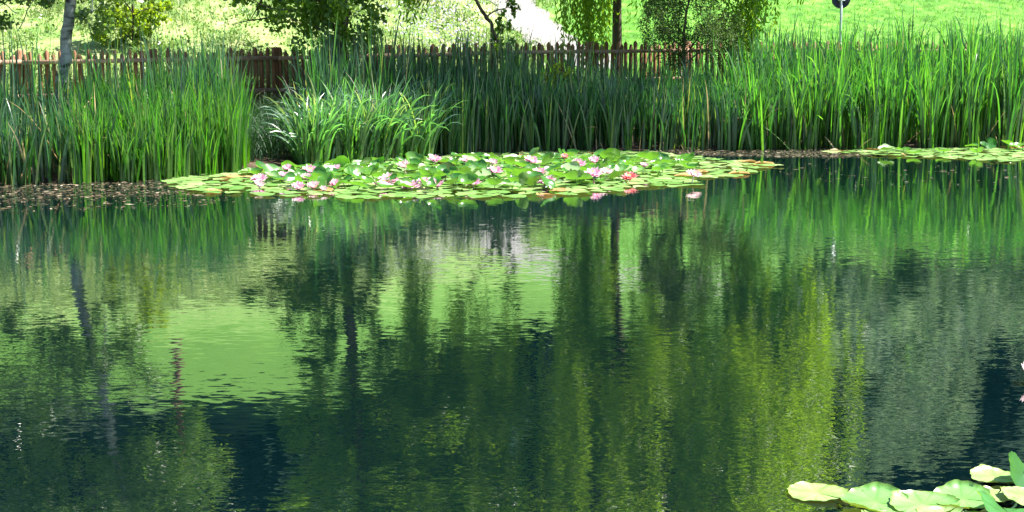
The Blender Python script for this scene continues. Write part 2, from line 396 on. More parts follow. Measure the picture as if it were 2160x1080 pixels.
def water_material():
    m, nt, out = nodes('pond_water')
    tc = N(nt, 'ShaderNodeTexCoord')
    def rip(scale, detail, rot=0.0):
        mp = N(nt, 'ShaderNodeMapping'); mp.inputs['Scale'].default_value = scale; mp.inputs['Rotation'].default_value = (0, 0, rot)
        n = N(nt, 'ShaderNodeTexNoise'); n.inputs['Scale'].default_value = 1.0; n.inputs['Detail'].default_value = detail
        nt.links.new(tc.outputs['Object'], mp.inputs[0]); nt.links.new(mp.outputs[0], n.inputs['Vector'])
        s = N(nt, 'ShaderNodeVectorMath'); s.operation = 'SUBTRACT'; s.inputs[1].default_value = (0.5, 0.5, 0.5)
        nt.links.new(n.outputs['Color'], s.inputs[0]); return s.outputs[0]
    def scl(v, k):
        s = N(nt, 'ShaderNodeVectorMath'); s.operation = 'SCALE'; nt.links.new(v, s.inputs[0])
        if isinstance(k, float): s.inputs['Scale'].default_value = k
        else: nt.links.new(k, s.inputs['Scale'])
        return s.outputs[0]
    def add(a, b):
        s = N(nt, 'ShaderNodeVectorMath'); s.operation = 'ADD'; nt.links.new(a, s.inputs[0])
        if isinstance(b, tuple): s.inputs[1].default_value = b
        else: nt.links.new(b, s.inputs[1])
        return s.outputs[0]
    fine = scl(rip((11.0, 32.0, 1), 2.0, R(4)), 0.055)
    broad = scl(rip((1.1, 3.4, 1), 1.0, R(-6)), 0.006)
    # patches of calmer and busier water
    gn = N(nt, 'ShaderNodeTexNoise'); gn.inputs['Scale'].default_value = 0.35; gn.inputs['Detail'].default_value = 2
    nt.links.new(tc.outputs['Object'], gn.inputs['Vector'])
    gm = N(nt, 'ShaderNodeMapRange'); gm.inputs[1].default_value = 0.3; gm.inputs[2].default_value = 0.7; gm.inputs[3].default_value = 0.4; gm.inputs[4].default_value = 1.3
    nt.links.new(gn.outputs[0], gm.inputs[0])
    v = scl(add(fine, broad), gm.outputs[0])
    mul = N(nt, 'ShaderNodeVectorMath'); mul.operation = 'MULTIPLY'; mul.inputs[1].default_value = (1, 1, 0)
    nt.links.new(v, mul.inputs[0])
    nrm = N(nt, 'ShaderNodeVectorMath'); nrm.operation = 'NORMALIZE'
    nt.links.new(add(mul.outputs[0], (0, 0, 1)), nrm.inputs[0])
    p = N(nt, 'ShaderNodeBsdfPrincipled')
    p.inputs['Base Color'].default_value = (0.0006, 0.0042, 0.0055, 1)
    p.inputs['Roughness'].default_value = 0.015
    p.inputs['IOR'].default_value = 1.8
    nt.links.new(nrm.outputs[0], p.inputs['Normal'])
    gl = N(nt, 'ShaderNodeBsdfGlossy'); gl.inputs['Roughness'].default_value = 0.015; gl.inputs['Color'].default_value = (0.95, 1.0, 0.97, 1)
    nt.links.new(nrm.outputs[0], gl.inputs['Normal'])
    mx = N(nt, 'ShaderNodeMixShader'); mx.inputs[0].default_value = 0.2
    nt.links.new(p.outputs[0], mx.inputs[1]); nt.links.new(gl.outputs[0], mx.inputs[2])
    nt.links.new(mx.outputs[0], out.inputs[0])
    return m
M['water'] = water_material()

# ------------------------------------------------------------------ ground and water
def axis(dense, step, outer, grow=1.16):
    a = list(np.arange(dense[0], dense[1] + 1e-6, step))
    s = step
    while a[-1] < outer[1]: s *= grow; a.append(a[-1] + s)
    s = step
    while a[0] > outer[0]: s *= grow; a.insert(0, a[0] - s)
    return np.array(a)

def build_ground():
    xs = axis((-14, 14), 0.25, (-900, 900), 1.09)
    ys = axis((13, 38), 0.25, (-900, 1200), 1.07)
    X, Y = np.meshgrid(xs, ys)
    Z = terrain(X, Y)
    V = np.stack((X, Y, Z), -1).reshape(-1, 3)
    nx, ny = len(xs), len(ys)
    i = np.arange(ny - 1)[:, None] * nx; j = np.arange(nx - 1)[None]
    F = np.stack((i + j, i + j + 1, i + nx + j + 1, i + nx + j), -1).reshape(-1, 4)
    tag(obj('ground', mesh_np('ground', V, F), M['ground']), 'sunlit green slope rising behind the pond bank', 'ground', kind='structure')
build_ground()
w = MB()
xs = np.linspace(-44, 44, 60); ys = np.linspace(0.6, 27, 30)
X, Y = np.meshgrid(xs, ys)
i = np.arange(29)[:, None] * 60; j = np.arange(59)[None]
w.add(np.stack((X, Y, np.zeros_like(X)), -1).reshape(-1, 3), np.stack((i + j, i + j + 1, i + 60 + j + 1, i + 60 + j), -1).reshape(-1, 4))
tag(obj('water', w.mesh('water'), M['water']), 'dark green rippled pond reflecting trees', 'water', kind='structure')

# path up the slope
def build_path():
    cl = [hit(*p)[:2] for p in ((1240, 128), (1196, 108), (1160, 84), (1128, 58), (1104, 32), (1078, 4))]
    cl = [np.array((cl[0][0] + 0.5, cl[0][1] - 0.1))] + cl
    d = cl[-1] - cl[-2]; d = d / np.linalg.norm(d)
    for k in range(1, 14):
        ang = -0.11 * k
        d2 = np.array((d[0] * math.cos(ang) - d[1] * math.sin(ang), d[0] * math.sin(ang) + d[1] * math.cos(ang)))
        cl.append(cl[-1] + d2 * 1.2)
    cl = np.array(cl)
    t = np.linspace(0, len(cl) - 1, 160)
    c = np.stack((np.interp(t, range(len(cl)), cl[:, 0]), np.interp(t, range(len(cl)), cl[:, 1])), -1)
    tan = np.gradient(c, axis=0); tan /= np.linalg.norm(tan, axis=1)[:, None]
    nrm = np.stack((-tan[:, 1], tan[:, 0]), -1)
    rows = []
    for q in np.linspace(-1, 1, 7):
        wv = 0.50 + 0.06 * np.sin(np.arange(160) * 0.7 + q * 3)
        p = c + nrm * (q * wv)[:, None]
        rows.append(np.stack((p[:, 0], p[:, 1], terrain(p[:, 0], p[:, 1]) + 0.03 - 0.015 * q * q), -1))
    V = np.stack(rows, 1).reshape(-1, 3)
    i = np.arange(159)[:, None] * 7; j = np.arange(6)[None]
    F = np.stack((i + j, i + j + 1, i + 7 + j + 1, i + 7 + j), -1).reshape(-1, 4)
    tag(obj('path', mesh_np('path', V, F), M['gravel']), 'pale gravel footpath climbing the grassy slope', 'path', kind='structure')
    return c
PATH = build_path()

# ------------------------------------------------------------------ blades
def blades(base, head, L, W, th0, th1, twist, seg=7, power=2.0):
    """strap leaves: base (n,3), heading azimuth, length, width, lean at base, extra bend towards the tip, twist"""
    n = len(base)
    t = np.linspace(0, 1, seg + 1)
    th = th0[:, None] + th1[:, None] * t[None] ** power
    ds = (L / seg)[:, None]
    h = np.concatenate((np.zeros((n, 1)), np.cumsum(np.sin((th[:, 1:] + th[:, :-1]) / 2) * ds, 1)), 1)
    z = np.concatenate((np.zeros((n, 1)), np.cumsum(np.cos((th[:, 1:] + th[:, :-1]) / 2) * ds, 1)), 1)
    hd = np.stack((np.cos(head), np.sin(head)), -1)
    C = np.zeros((n, seg + 1, 3))
    C[..., :2] = base[:, None, :2] + hd[:, None] * h[..., None]
    C[..., 2] = base[:, None, 2] + z
    side = np.stack((-hd[:, 1], hd[:, 0], np.zeros(n)), -1)
    nor = np.stack((np.cos(th) * hd[:, None, 0], np.cos(th) * hd[:, None, 1], -np.sin(th)), -1)
    tw = twist[:, None] * (0.3 + t[None] * 1.4)
    sv = side[:, None] * np.cos(tw)[..., None] + nor * np.sin(tw)[..., None]
    prof = np.minimum(1.0, 0.75 + t * 1.2) * np.clip(1 - t ** 3.2, 0.02, 1)
    hw = (W[:, None] * 0.5 * prof[None])[..., None]
    V = np.stack((C - sv * hw, C + sv * hw), 2)          # n, seg+1, 2, 3
    UV = np.zeros((n, seg + 1, 2, 2)); UV[..., 1] = t[None, :, None]; UV[:, :, 1, 0] = 1
    m = (seg + 1) * 2
    k = np.arange(seg) * 2
    f = np.stack((k, k + 1, k + 3, k + 2), -1)
    F = (np.arange(n)[:, None, None] * m + f[None]).reshape(-1, 4)
    return V.reshape(-1, 3), F, UV.reshape(-1, 2)

def uni(a, b, n): return RNG.uniform(a, b, n)

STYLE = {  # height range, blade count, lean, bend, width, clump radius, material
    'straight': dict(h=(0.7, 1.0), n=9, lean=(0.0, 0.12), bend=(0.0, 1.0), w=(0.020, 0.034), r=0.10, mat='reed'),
    'tall': dict(h=(0.65, 1.0), n=8, lean=(0.0, 0.18), bend=(0.0, 1.2), w=(0.022, 0.036), r=0.10, mat='reed_shaded'),
    'sparse': dict(h=(0.7, 1.0), n=3, lean=(0.02, 0.20), bend=(0.0, 0.6), w=(0.020, 0.036), r=0.12, mat='reed_shaded'),
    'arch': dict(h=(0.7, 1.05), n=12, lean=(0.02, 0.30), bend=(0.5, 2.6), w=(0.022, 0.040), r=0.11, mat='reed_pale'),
    'sheen': dict(h=(0.6, 1.0), n=9, lean=(0.0, 0.18), bend=(0.05, 1.9), w=(0.024, 0.044), r=0.12, mat='reed_lit'),
}

def clump(style, H, bias=None):
    st = STYLE[style]; n = st['n']
    a = uni(0, 6.283, n); rr = st['r'] * np.sqrt(uni(0, 1, n))
    base = np.stack((np.cos(a) * rr, np.sin(a) * rr, np.full(n, -0.12)), -1)
    head = a + uni(-0.9, 0.9, n)
    L = H * uni(*st['h'], n)
    bend = uni(*st['bend'], n) * uni(0.4, 1.0, n)
    return blades(base, head, L, uni(*st['w'], n), uni(*st['lean'], n), bend, uni(-1.4, 1.4, n), 9, 3.0 if style != 'arch' else 2.3)

VAR = {}
for st in STYLE:
    VAR[st] = []
    for k in range(7):
        V, F, UV = clump(st, 1.0)
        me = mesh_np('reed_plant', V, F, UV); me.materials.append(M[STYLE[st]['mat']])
        VAR[st].append((me, V, F, UV))

# stands: (px0, px1, setback range behind the bank line, height range, style, number of individual plants, number in the mass, label)
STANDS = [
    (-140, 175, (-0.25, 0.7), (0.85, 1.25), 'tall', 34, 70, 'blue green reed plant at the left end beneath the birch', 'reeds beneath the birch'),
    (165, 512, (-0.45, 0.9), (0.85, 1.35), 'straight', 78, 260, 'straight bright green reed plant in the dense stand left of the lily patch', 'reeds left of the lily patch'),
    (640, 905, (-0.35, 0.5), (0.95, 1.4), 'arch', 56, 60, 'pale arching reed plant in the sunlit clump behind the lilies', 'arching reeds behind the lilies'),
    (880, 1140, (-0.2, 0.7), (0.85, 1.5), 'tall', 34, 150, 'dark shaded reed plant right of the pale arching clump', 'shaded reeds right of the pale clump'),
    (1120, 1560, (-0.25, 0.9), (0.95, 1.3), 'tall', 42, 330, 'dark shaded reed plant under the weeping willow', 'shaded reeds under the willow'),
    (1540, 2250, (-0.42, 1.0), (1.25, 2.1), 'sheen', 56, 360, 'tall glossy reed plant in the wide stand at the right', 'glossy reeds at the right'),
]
MASS = []   # (style, variant, x, y, rot, scale)
for px0, px1, sb, hh, st, nth, nms, label, grp in STANDS:
    for q in range(nth + nms):
        px = random.uniform(px0, px1)
        thing_ = q < nth
        s = random.uniform(sb[0], sb[0] + 0.35 * (sb[1] - sb[0])) if thing_ else random.uniform(sb[0] + 0.2 * (sb[1] - sb[0]), sb[1] + 1.3)
        Y = 20.0
        for _ in range(4):
            x = pxx(px, Y, 0); Y = float(bank(x)) + s
        h = random.uniform(*hh)
        if px > 1540: h *= 0.84 + 0.30 * min(1, max(0, px - 1540) / 420)
        if 170 < px < 535: h *= 0.90 + 0.22 * (px - 170) / 365
        me, V, F, UV = random.choice(VAR[st])
        z = max(-0.06, tz(x, Y))
        if thing_:
            o = bpy.data.objects.new('reed_plant', me); COL.objects.link(o)
            o.location = (x, Y, z); o.rotation_euler = (random.uniform(-.05, .05), random.uniform(-.05, .05), random.uniform(0, 6.283))
            o.scale = (1, 1, h)
            tag(o, label, 'reed', grp)
        else:
            MASS.append((st, V, F, UV, x, Y, z, random.uniform(0, 6.283), h))
# the same beds run on past both sides of the photograph
for px0, px1, n, st in ((2250, 2950, 330, 'sheen'), (-700, -140, 230, 'tall')):
    for q in range(n):
        px = random.uniform(px0, px1); s = random.uniform(-0.3, 1.6); Y = 20.0
        for _ in range(4):
            x = pxx(px, Y, 0); Y = float(bank(x)) + s
        me, V, F, UV = random.choice(VAR[st])
        MASS.append((st, V, F, UV, x, Y, max(-.06, tz(x, Y)), random.uniform(0, 6.283), random.uniform(1.2, 1.9) if px > 0 else random.uniform(.9, 1.3)))
# taller, sparser stems standing behind the front ranks
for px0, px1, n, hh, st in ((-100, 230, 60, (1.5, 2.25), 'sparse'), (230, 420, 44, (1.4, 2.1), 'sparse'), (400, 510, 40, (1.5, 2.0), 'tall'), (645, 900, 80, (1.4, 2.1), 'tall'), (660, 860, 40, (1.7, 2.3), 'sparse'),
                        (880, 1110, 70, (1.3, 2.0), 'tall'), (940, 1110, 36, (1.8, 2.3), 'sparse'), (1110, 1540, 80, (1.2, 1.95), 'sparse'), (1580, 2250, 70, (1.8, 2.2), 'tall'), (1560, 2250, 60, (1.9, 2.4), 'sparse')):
    for q in range(n):
        px = random.uniform(px0, px1); s = random.uniform(0.7, 2.3); Y = 20.0
        for _ in range(4):
            x = pxx(px, Y, 0); Y = float(bank(x)) + s
        me, V, F, UV = random.choice(VAR[st])
        MASS.append((st, V, F, UV, x, Y, tz(x, Y) - 0.1, random.uniform(0, 6.283), random.uniform(*hh)))
mats = ['reed', 'reed_pale', 'reed_shaded', 'dry', 'reed_lit']
STYLE['dead'] = dict(mat='dry')
for px0, px1, n in ((1560, 2250, 150), (1130, 1560, 40), (-100, 520, 60), (620, 900, 22)):
    for q in range(n):
        px = random.uniform(px0, px1); s = random.uniform(-0.2, 0.5); Y = 20.0
        for _ in range(4):
            x = pxx(px, Y, 0); Y = float(bank(x)) + s
        V, F, UV = blades(np.array([(0, 0, -.02)]), np.array([random.uniform(0, 6.28)]), np.array([random.choice((random.uniform(.15, .5), random.uniform(.5, 1.2)))]), np.array([random.uniform(.012, .026)]),
                          np.array([abs(random.gauss(.25, .35))]), np.array([random.uniform(0, 1.2)]), np.array([random.uniform(-1, 1)]), 6)
        MASS.append(('dead', V, F, UV, x, Y, max(-.03, tz(x, Y)), 0.0, 1.0))
mb = MB(); mi = []
for st, V, F, UV, x, y, z, r, h in MASS:
    c, s_ = math.cos(r), math.sin(r)
    W = V.copy(); W[:, 0] = (V[:, 0] * c - V[:, 1] * s_) + x; W[:, 1] = (V[:, 0] * s_ + V[:, 1] * c) + y; W[:, 2] = V[:, 2] * h + z
    mb.add(W, F, UV); mi.append(np.full(len(F), mats.index(STYLE[st]['mat']), np.int32))
me = mb.mesh('reeds')
for k in mats: me.materials.append(M[k])
me.polygons.foreach_set('material_index', np.concatenate(mi))
tag(obj('reeds', me), 'dense mass of reeds behind the front plants along the bank', 'reeds', kind='stuff')

# low sedge, coloured dark for the shade in the gap between the stands and along the foot of the bank
def sedge():
    n = 2600
    px = np.concatenate((uni(520, 640, 1500), uni(1080, 1560, 600), uni(-100, 200, 500)))
    s = uni(0.1, 2.2, n)
    Y = np.full(n, 20.0)
    for _ in range(4):
        x = (px - 1080) * (Y * math.cos(PITCH) + 1.5 * math.sin(PITCH)) / FPX; Y = bank(x) + s
    base = np.stack((x, Y, np.maximum(terrain(x, Y), -0.05) - 0.03), -1)
    V, F, UV = blades(base, uni(0, 6.283, n), uni(0.25, 0.75, n), uni(0.006, 0.012, n), uni(0.05, 0.4, n), uni(0.4, 1.6, n), uni(-1, 1, n), 6)
    tag(obj('sedge', mesh_np('sedge', V, F, UV), M['sedge']), 'low sedge coloured dark for shade in the gap between the reed stands', 'sedge', kind='stuff')
sedge()

# dry bent blades
for k, (px, py, L, head, lean, lab) in enumerate((
        (1445, 310, 0.62, 0.12, 1.25, 'long dry beige reed blade leaning right over the debris'),
        (1800, 322, 0.42, 0.5, 0.9, 'short dry stalk sticking out of the right lily pads'),
        (1765, 318, 0.32, 2.3, 0.7, 'pale dry blade at the foot of the right reeds'),
        (10, 392, 0.75, 1.2, 0.25, 'yellowed reed blade at the far left water edge'),
        (727, 345, 0.34, 1.9, 0.2, 'brown withered leaf in front of the pale arching clump'))):
    p = ground(px, py)
    V, F, UV = blades(np.array([(0, 0, -0.02)]), np.array([head]), np.array([L]), np.array([0.022]), np.array([lean]), np.array([0.35]), np.array([0.8]), 8)
    tag(obj('dry_reed_blade', mesh_np('dry_reed_blade', V, F, UV), M['dry'], loc=(p[0], p[1], 0)), lab, 'dry reed')
# two long green blades bent over at the right
for px, py, L, head, lean, bend, lab in ((1600, 316, 1.25, 0.25, 0.55, 1.1, 'long green blade arching low to the right over the debris'),
                                         (1675, 318, 1.1, 2.95, 0.75, 0.9, 'long green blade arching low to the left over the debris')):
    p = ground(px, py)
    V, F, UV = blades(np.array([(0, 0, -0.05)]), np.array([head]), np.array([L]), np.array([0.026]), np.array([lean]), np.array([bend]), np.array([0.3]), 12)
    tag(obj('bent_reed_blade', mesh_np('bent_reed_blade', V, F, UV), M['reed_pale'], loc=(p[0], p[1], 0)), lab, 'reed blade')

# ------------------------------------------------------------------ fence
FA, FB = np.array(at(-700, 135, 18.4)[:2]), np.array(at(1400, 115, 25.4)[:2])
FC = np.array(at(3300, 108, 27.0)[:2])
def fence_pt(s):
    l1 = np.linalg.norm(FB - FA)
    if s < l1:
        d = (FB - FA) / l1; return FA + d * s, d
    d = (FC - FB) / np.linalg.norm(FC - FB); return FB + d * (s - l1), d
def fence_top(p):
    return 1.8 - np.interp(p[0], (-7.6, -4.0, 0.0, 3.0, 19), (0.36, 0.35, 0.295, 0.29, 0.33))

def oriented(V, p, d, z):
    V = np.asarray(V, float); o = np.empty_like(V)
    o[:, 0] = p[0] + V[:, 0] * d[0] - V[:, 1] * d[1]; o[:, 1] = p[1] + V[:, 0] * d[1] + V[:, 1] * d[0]; o[:, 2] = V[:, 2] + z
    return o

def picket_geo(h, wd, jit):
    prof = [(-wd, 0), (wd, 0), (wd, h - 0.045), (wd * .55, h - 0.014), (0, h), (-wd * .55, h - 0.014), (-wd, h - 0.045)]
    n = len(prof)
    V = [(a, -0.011, b) for a, b in prof] + [(a, 0.011, b) for a, b in prof]
    Q = [(k, (k + 1) % n, n + (k + 1) % n, n + k) for k in range(n)]
    Fa = [tuple(reversed(range(n))), tuple(range(n, 2 * n))]
    V = np.array(V)
    V[:, 0] += V[:, 2] * jit
    return V, [np.array(Q)[:, ::-1], np.array(Fa)[:, ::-1]]

def build_fence():
    root = empty('picket_fence', (*FA, tz(*FA)))
    inv = Matrix.Translation(-root.location)
    total = np.linalg.norm(FB - FA) + np.linalg.norm(FC - FB)
    rest = MB(); s = 0.0; k = 0; made = 0
    while s < total:
        p, d = fence_pt(s)
        top = fence_top(p) - (0.045 if k % 2 else 0.0) + random.uniform(-0.012, 0.012)
        base = min(tz(p[0], p[1]) - 0.02, top - 0.8)
        V, F = picket_geo(top - base, random.uniform(0.026, 0.033), random.uniform(-0.03, 0.03))
        Vw = oriented(V, p, d, base)
        pxk = 1080 + p[0] / p[1] * FPX
        if -30 < pxk < 1420 and made < 100 and not 850 < pxk < 1000 or 850 <= pxk <= 1000 and k % 2 == 0 and made < 100:
            m_ = MB(); m_.add(Vw - np.array(root.location), F)
            obj('picket', m_.mesh('picket', False), M['wood'], root); made += 1
        else:
            rest.add(Vw - np.array(root.location), F)
        s += 0.094 + random.uniform(-0.006, 0.006); k += 1
    o = obj('picket_row', rest.mesh('picket_row', False), M['wood'], root); o['kind'] = 'stuff'
    # posts and rails, rails on the pond side of the pickets
    s = 0.55
    posts = []
    while s < total:
        posts.append(s); s += 1.82
    for s in posts:
        p, d = fence_pt(s)
        top = fence_top(p) + 0.0; base = tz(p[0], p[1]) - 0.1
        m_ = MB(); m_.box((-0.045, -0.02, 0), (0.045, 0.075, top - base)); 
        V = m_.v[0].copy(); V[:, 1] += 0.034
        m2 = MB(); m2.add(oriented(V, p, d, base) - np.array(root.location), list(map(np.concatenate, m_.f.values())))
        obj('post', m2.mesh('post', False), M['wood'], root)
    for a, b in zip(posts[:-1], posts[1:]):
        for dz in (0.155, 0.62):
            pa, d = fence_pt(a + 0.004); pb, _ = fence_pt(b - 0.004)
            za, zb = fence_top(pa) - dz - random.uniform(0, 0.02), fence_top(pb) - dz
            L = np.linalg.norm(pb - pa)
            V = []
            for xx, zz in ((0, za), (L, zb)):
                for yy, h in ((-0.013, -0.03), (-0.053, -0.03), (-0.053, 0.03), (-0.013, 0.03)):
                    V.append((xx, yy, zz + h))
            F = [(0, 1, 2, 3), (7, 6, 5, 4)] + [(q, q + 4, (q + 1) % 4 + 4, (q + 1) % 4) for q in range(4)]
            m2 = MB(); dd = (pb - pa) / L
            m2.add(oriented(V, pa, dd, 0) - np.array(root.location), [np.array(F)])
            obj('rail', m2.mesh('rail', False), M['rail'], root)
    tag(root, 'reddish brown wooden picket fence with pointed tops behind the reeds', 'fence')
build_fence()

# ------------------------------------------------------------------ trees
def leaves(C, size, asp=0.55, droop=0.0, fold=True):
    """diamond leaves at C (n,3) with random attitude"""
    n = len(C)
    d = RNG.normal(size=(n, 3)); d[:, 2] -= droop; d /= np.linalg.norm(d, axis=1)[:, None]
    q = RNG.normal(size=(n, 3)); sd = np.cross(d, q); sd /= np.linalg.norm(sd, axis=1)[:, None] + 1e-9
    s = (size * uni(0.65, 1.3, n))[:, None]
    nn = np.cross(d, sd)
    V = np.stack((C - d * s * .5, C + sd * s * asp * .5 - d * s * .08 + nn * s * .1, C + d * s * .5, C - sd * s * asp * .5 - d * s * .08 + nn * s * .1), 1)
    return V.reshape(-1, 3), np.arange(n * 4).reshape(-1, 4)

def blob_points(blobs, n, shell=0.45, lump=0.28):
    """points in ellipsoid clumps (x,y,z,rx,ry,rz), denser near their skins and in sub-clumps"""
    vol = np.array([b[3] * b[4] * b[5] for b in blobs]) ** 0.75; vol /= vol.sum()
    out = []
    for b, c in zip(blobs, (vol * n).astype(int)):
        nc = max(6, c // 60)
        d = RNG.normal(size=(nc, 3)); d /= np.linalg.norm(d, axis=1)[:, None]
        cc = d * (uni(shell, 1.0, nc) ** 0.6)[:, None]
        p = cc[RNG.integers(0, nc, c)] + RNG.normal(size=(c, 3)) * lump * 0.55
        out.append(np.array(b[:3]) + p * np.array(b[3:]))
    return np.concatenate(out)

def limb(mb, a, b, r0, r1, sag=0.1, n=8, sides=7):
    a, b = np.array(a, float), np.array(b, float)
    t = np.linspace(0, 1, n)[:, None]
    L = np.linalg.norm(b - a)
    p = a + (b - a) * t
    off = RNG.normal(size=3) * L * 0.06
    p += np.sin(t * math.pi) * (off + np.array((0, 0, sag * L)))
    p[1:-1] += RNG.normal(size=(n - 2, 3)) * L * 0.012
    mb.tube(p, np.linspace(r0, r1, n), sides)

def tree(name, label, cat, trunk_pts, trunk_r, blobs, n, size, leafm, barkm, asp=0.55, droop=0.3, limbs=True, shell=0.45, twigs=0, group=None, up=None):
    tp = np.array(trunk_pts, float)
    root = empty(name, tp[0])
    o0 = tp[0]
    tb = MB()
    t = np.linspace(0, len(tp) - 1, 6 * len(tp))
    P = np.stack([np.interp(t, range(len(tp)), tp[:, k]) for k in range(3)], -1)
    rad = np.interp(t, range(len(tp)), trunk_r) * (1 + 0.35 * np.exp(-t * 3.0))
    P[1:] += RNG.normal(size=(len(P) - 1, 3)) * 0.012
    tb.tube(P - o0, rad, 12)
    if limbs:
        for b in blobs:
            k = int(RNG.uniform(0.45, 0.9) * (len(P) - 1))
            # spring from below the clump
            zs = np.abs(P[:, 2] - ((b[2] - 0.8 * b[5]) if up is None else b[2] + up)); k = int(np.argmin(zs))
            r = max(0.014, rad[k] * (0.55 if up is None else 0.32))
            limb(tb, P[k] - o0, np.array(b[:3]) - o0, r, r * 0.3)
            for _ in range(twigs):
                e = np.array(b[:3]) + RNG.normal(size=3) * np.array(b[3:]) * 0.6
                limb(tb, np.array(b[:3]) - o0, e - o0, r * 0.32, 0.006, 0.03, 5, 5)
    obj('trunk', tb.mesh('trunk'), barkm, root)
    V, F = leaves(blob_points(blobs, n, shell), size, asp, droop)
    obj('crown', mesh_np('crown', V - o0, F), leafm, root)
    tag(root, label, cat, group)
    return root

def B(px, Y, z, rx, ry=None, rz=None):
    return (pxx(px, Y, z), Y, z, rx, ry or rx, rz or rx)

# birch at the left
Yb = 19.2
xb = pxx(118, Yb, 0.5)
bt = [(xb, Yb, tz(xb, Yb) - 0.15), (pxx(136, Yb, 1.4), Yb, 1.4), (pxx(150, Yb, 2.1), Yb, 2.1), (pxx(178, Yb, 3.4), Yb + .1, 3.4), (pxx(206, Yb, 5.0), Yb + .1, 5.0), (pxx(220, Yb, 7.6), Yb + .2, 7.8)]
bb = [B(10, 18.9, 2.05, .55, .5, .30), B(75, 19.4, 2.2, .5, .5, .28), B(195, 18.9, 1.95, .35, .4, .32), B(-60, 19.0, 1.9, .5, .5, .3), B(215, 19.4, 2.3, .5, .5, .3), B(20, 19.0, 2.75, 1.0, 0.8, 0.45), B(90, 19.6, 3.1, .8, .8, .5), B(200, 18.9, 2.6, .7, .6, .4), B(-60, 19.4, 3.7, 1.0, 1.0, .7), B(300, 19.2, 4.1, .8, .9, .6), B(120, 19.0, 4.4, 1.1, 1.0, .7),
      B(390, 19.4, 4.9, .55, .8, .55), B(240, 19.6, 5.2, 1.1, 1.1, .8), B(40, 19.2, 5.5, 1.2, 1.2, .8), B(-120, 19.2, 5.4, 1.0, 1.0, .8), B(350, 19.1, 6.0, .75, 1.0, .8), B(190, 19.2, 6.7, 1.1, 1.1, .9), B(30, 19.4, 7.0, 1.1, 1.1, .8), B(200, 19.3, 8.0, .9, .9, .9)]
tree('birch_tree', 'slender birch with pale peeling trunk leaning right over the left reeds', 'tree', bt, (0.105, 0.075, 0.068, 0.058, 0.045, 0.015), bb, 32000, 0.068, M['birch_leaf'], M['birch_bark'], 0.75, 0.4, shell=0.3, twigs=3, up=0.55)

# dark broadleaf tree left of centre
Yd = 22.2
xd = pxx(712, Yd)
db = [B(560, 22.0, 2.25, .5, .5, .28), B(630, 21.8, 2.0, .62, .6, .42), B(690, 21.7, 1.65, .5, .5, .5), B(740, 21.8, 1.95, .5, .6, .5), B(660, 22.1, 2.5, .6, .6, .4), B(770, 22.3, 2.4, .25, .6, .4),
      B(640, 22.2, 3.0, .42, .6, .45), B(700, 22.0, 3.6, .6, .7, .5), B(860, 22.2, 3.15, .62, .7, .42), B(960, 22.4, 3.45, .55, .7, .4), B(800, 22.2, 3.9, .7, .8, .5), B(930, 22.0, 4.1, .8, .8, .5), B(1050, 22.3, 4.15, .6, .7, .4),
      B(650, 22.1, 4.4, .6, .7, .5), B(760, 22.0, 4.8, .8, .9, .55), B(900, 22.2, 5.0, .9, .9, .55), B(1030, 22.2, 5.1, .7, .8, .5), B(610, 22.1, 5.4, .5, .8, .5), B(710, 22.2, 5.8, .8, .9, .6), B(840, 22.1, 6.0, .9, .9, .6), B(980, 22.2, 6.2, .8, .9, .6), B(770, 22.3, 7.0, .9, .9, .7), B(900, 22.2, 7.2, .8, .8, .7)]
tree('maple_tree', 'dark leafy tree with low boughs left of the willow', 'tree', [(xd, Yd, tz(xd, Yd) - .15), (pxx(722, Yd), Yd, 2.0), (pxx(740, Yd), Yd, 4.2), (pxx(770, Yd), Yd, 8.2)], (0.11, 0.095, 0.07, 0.02), db, 32000, 0.075, M['dark_leaf'], M['bark'], 0.75, 0.3, shell=0.35, twigs=2)

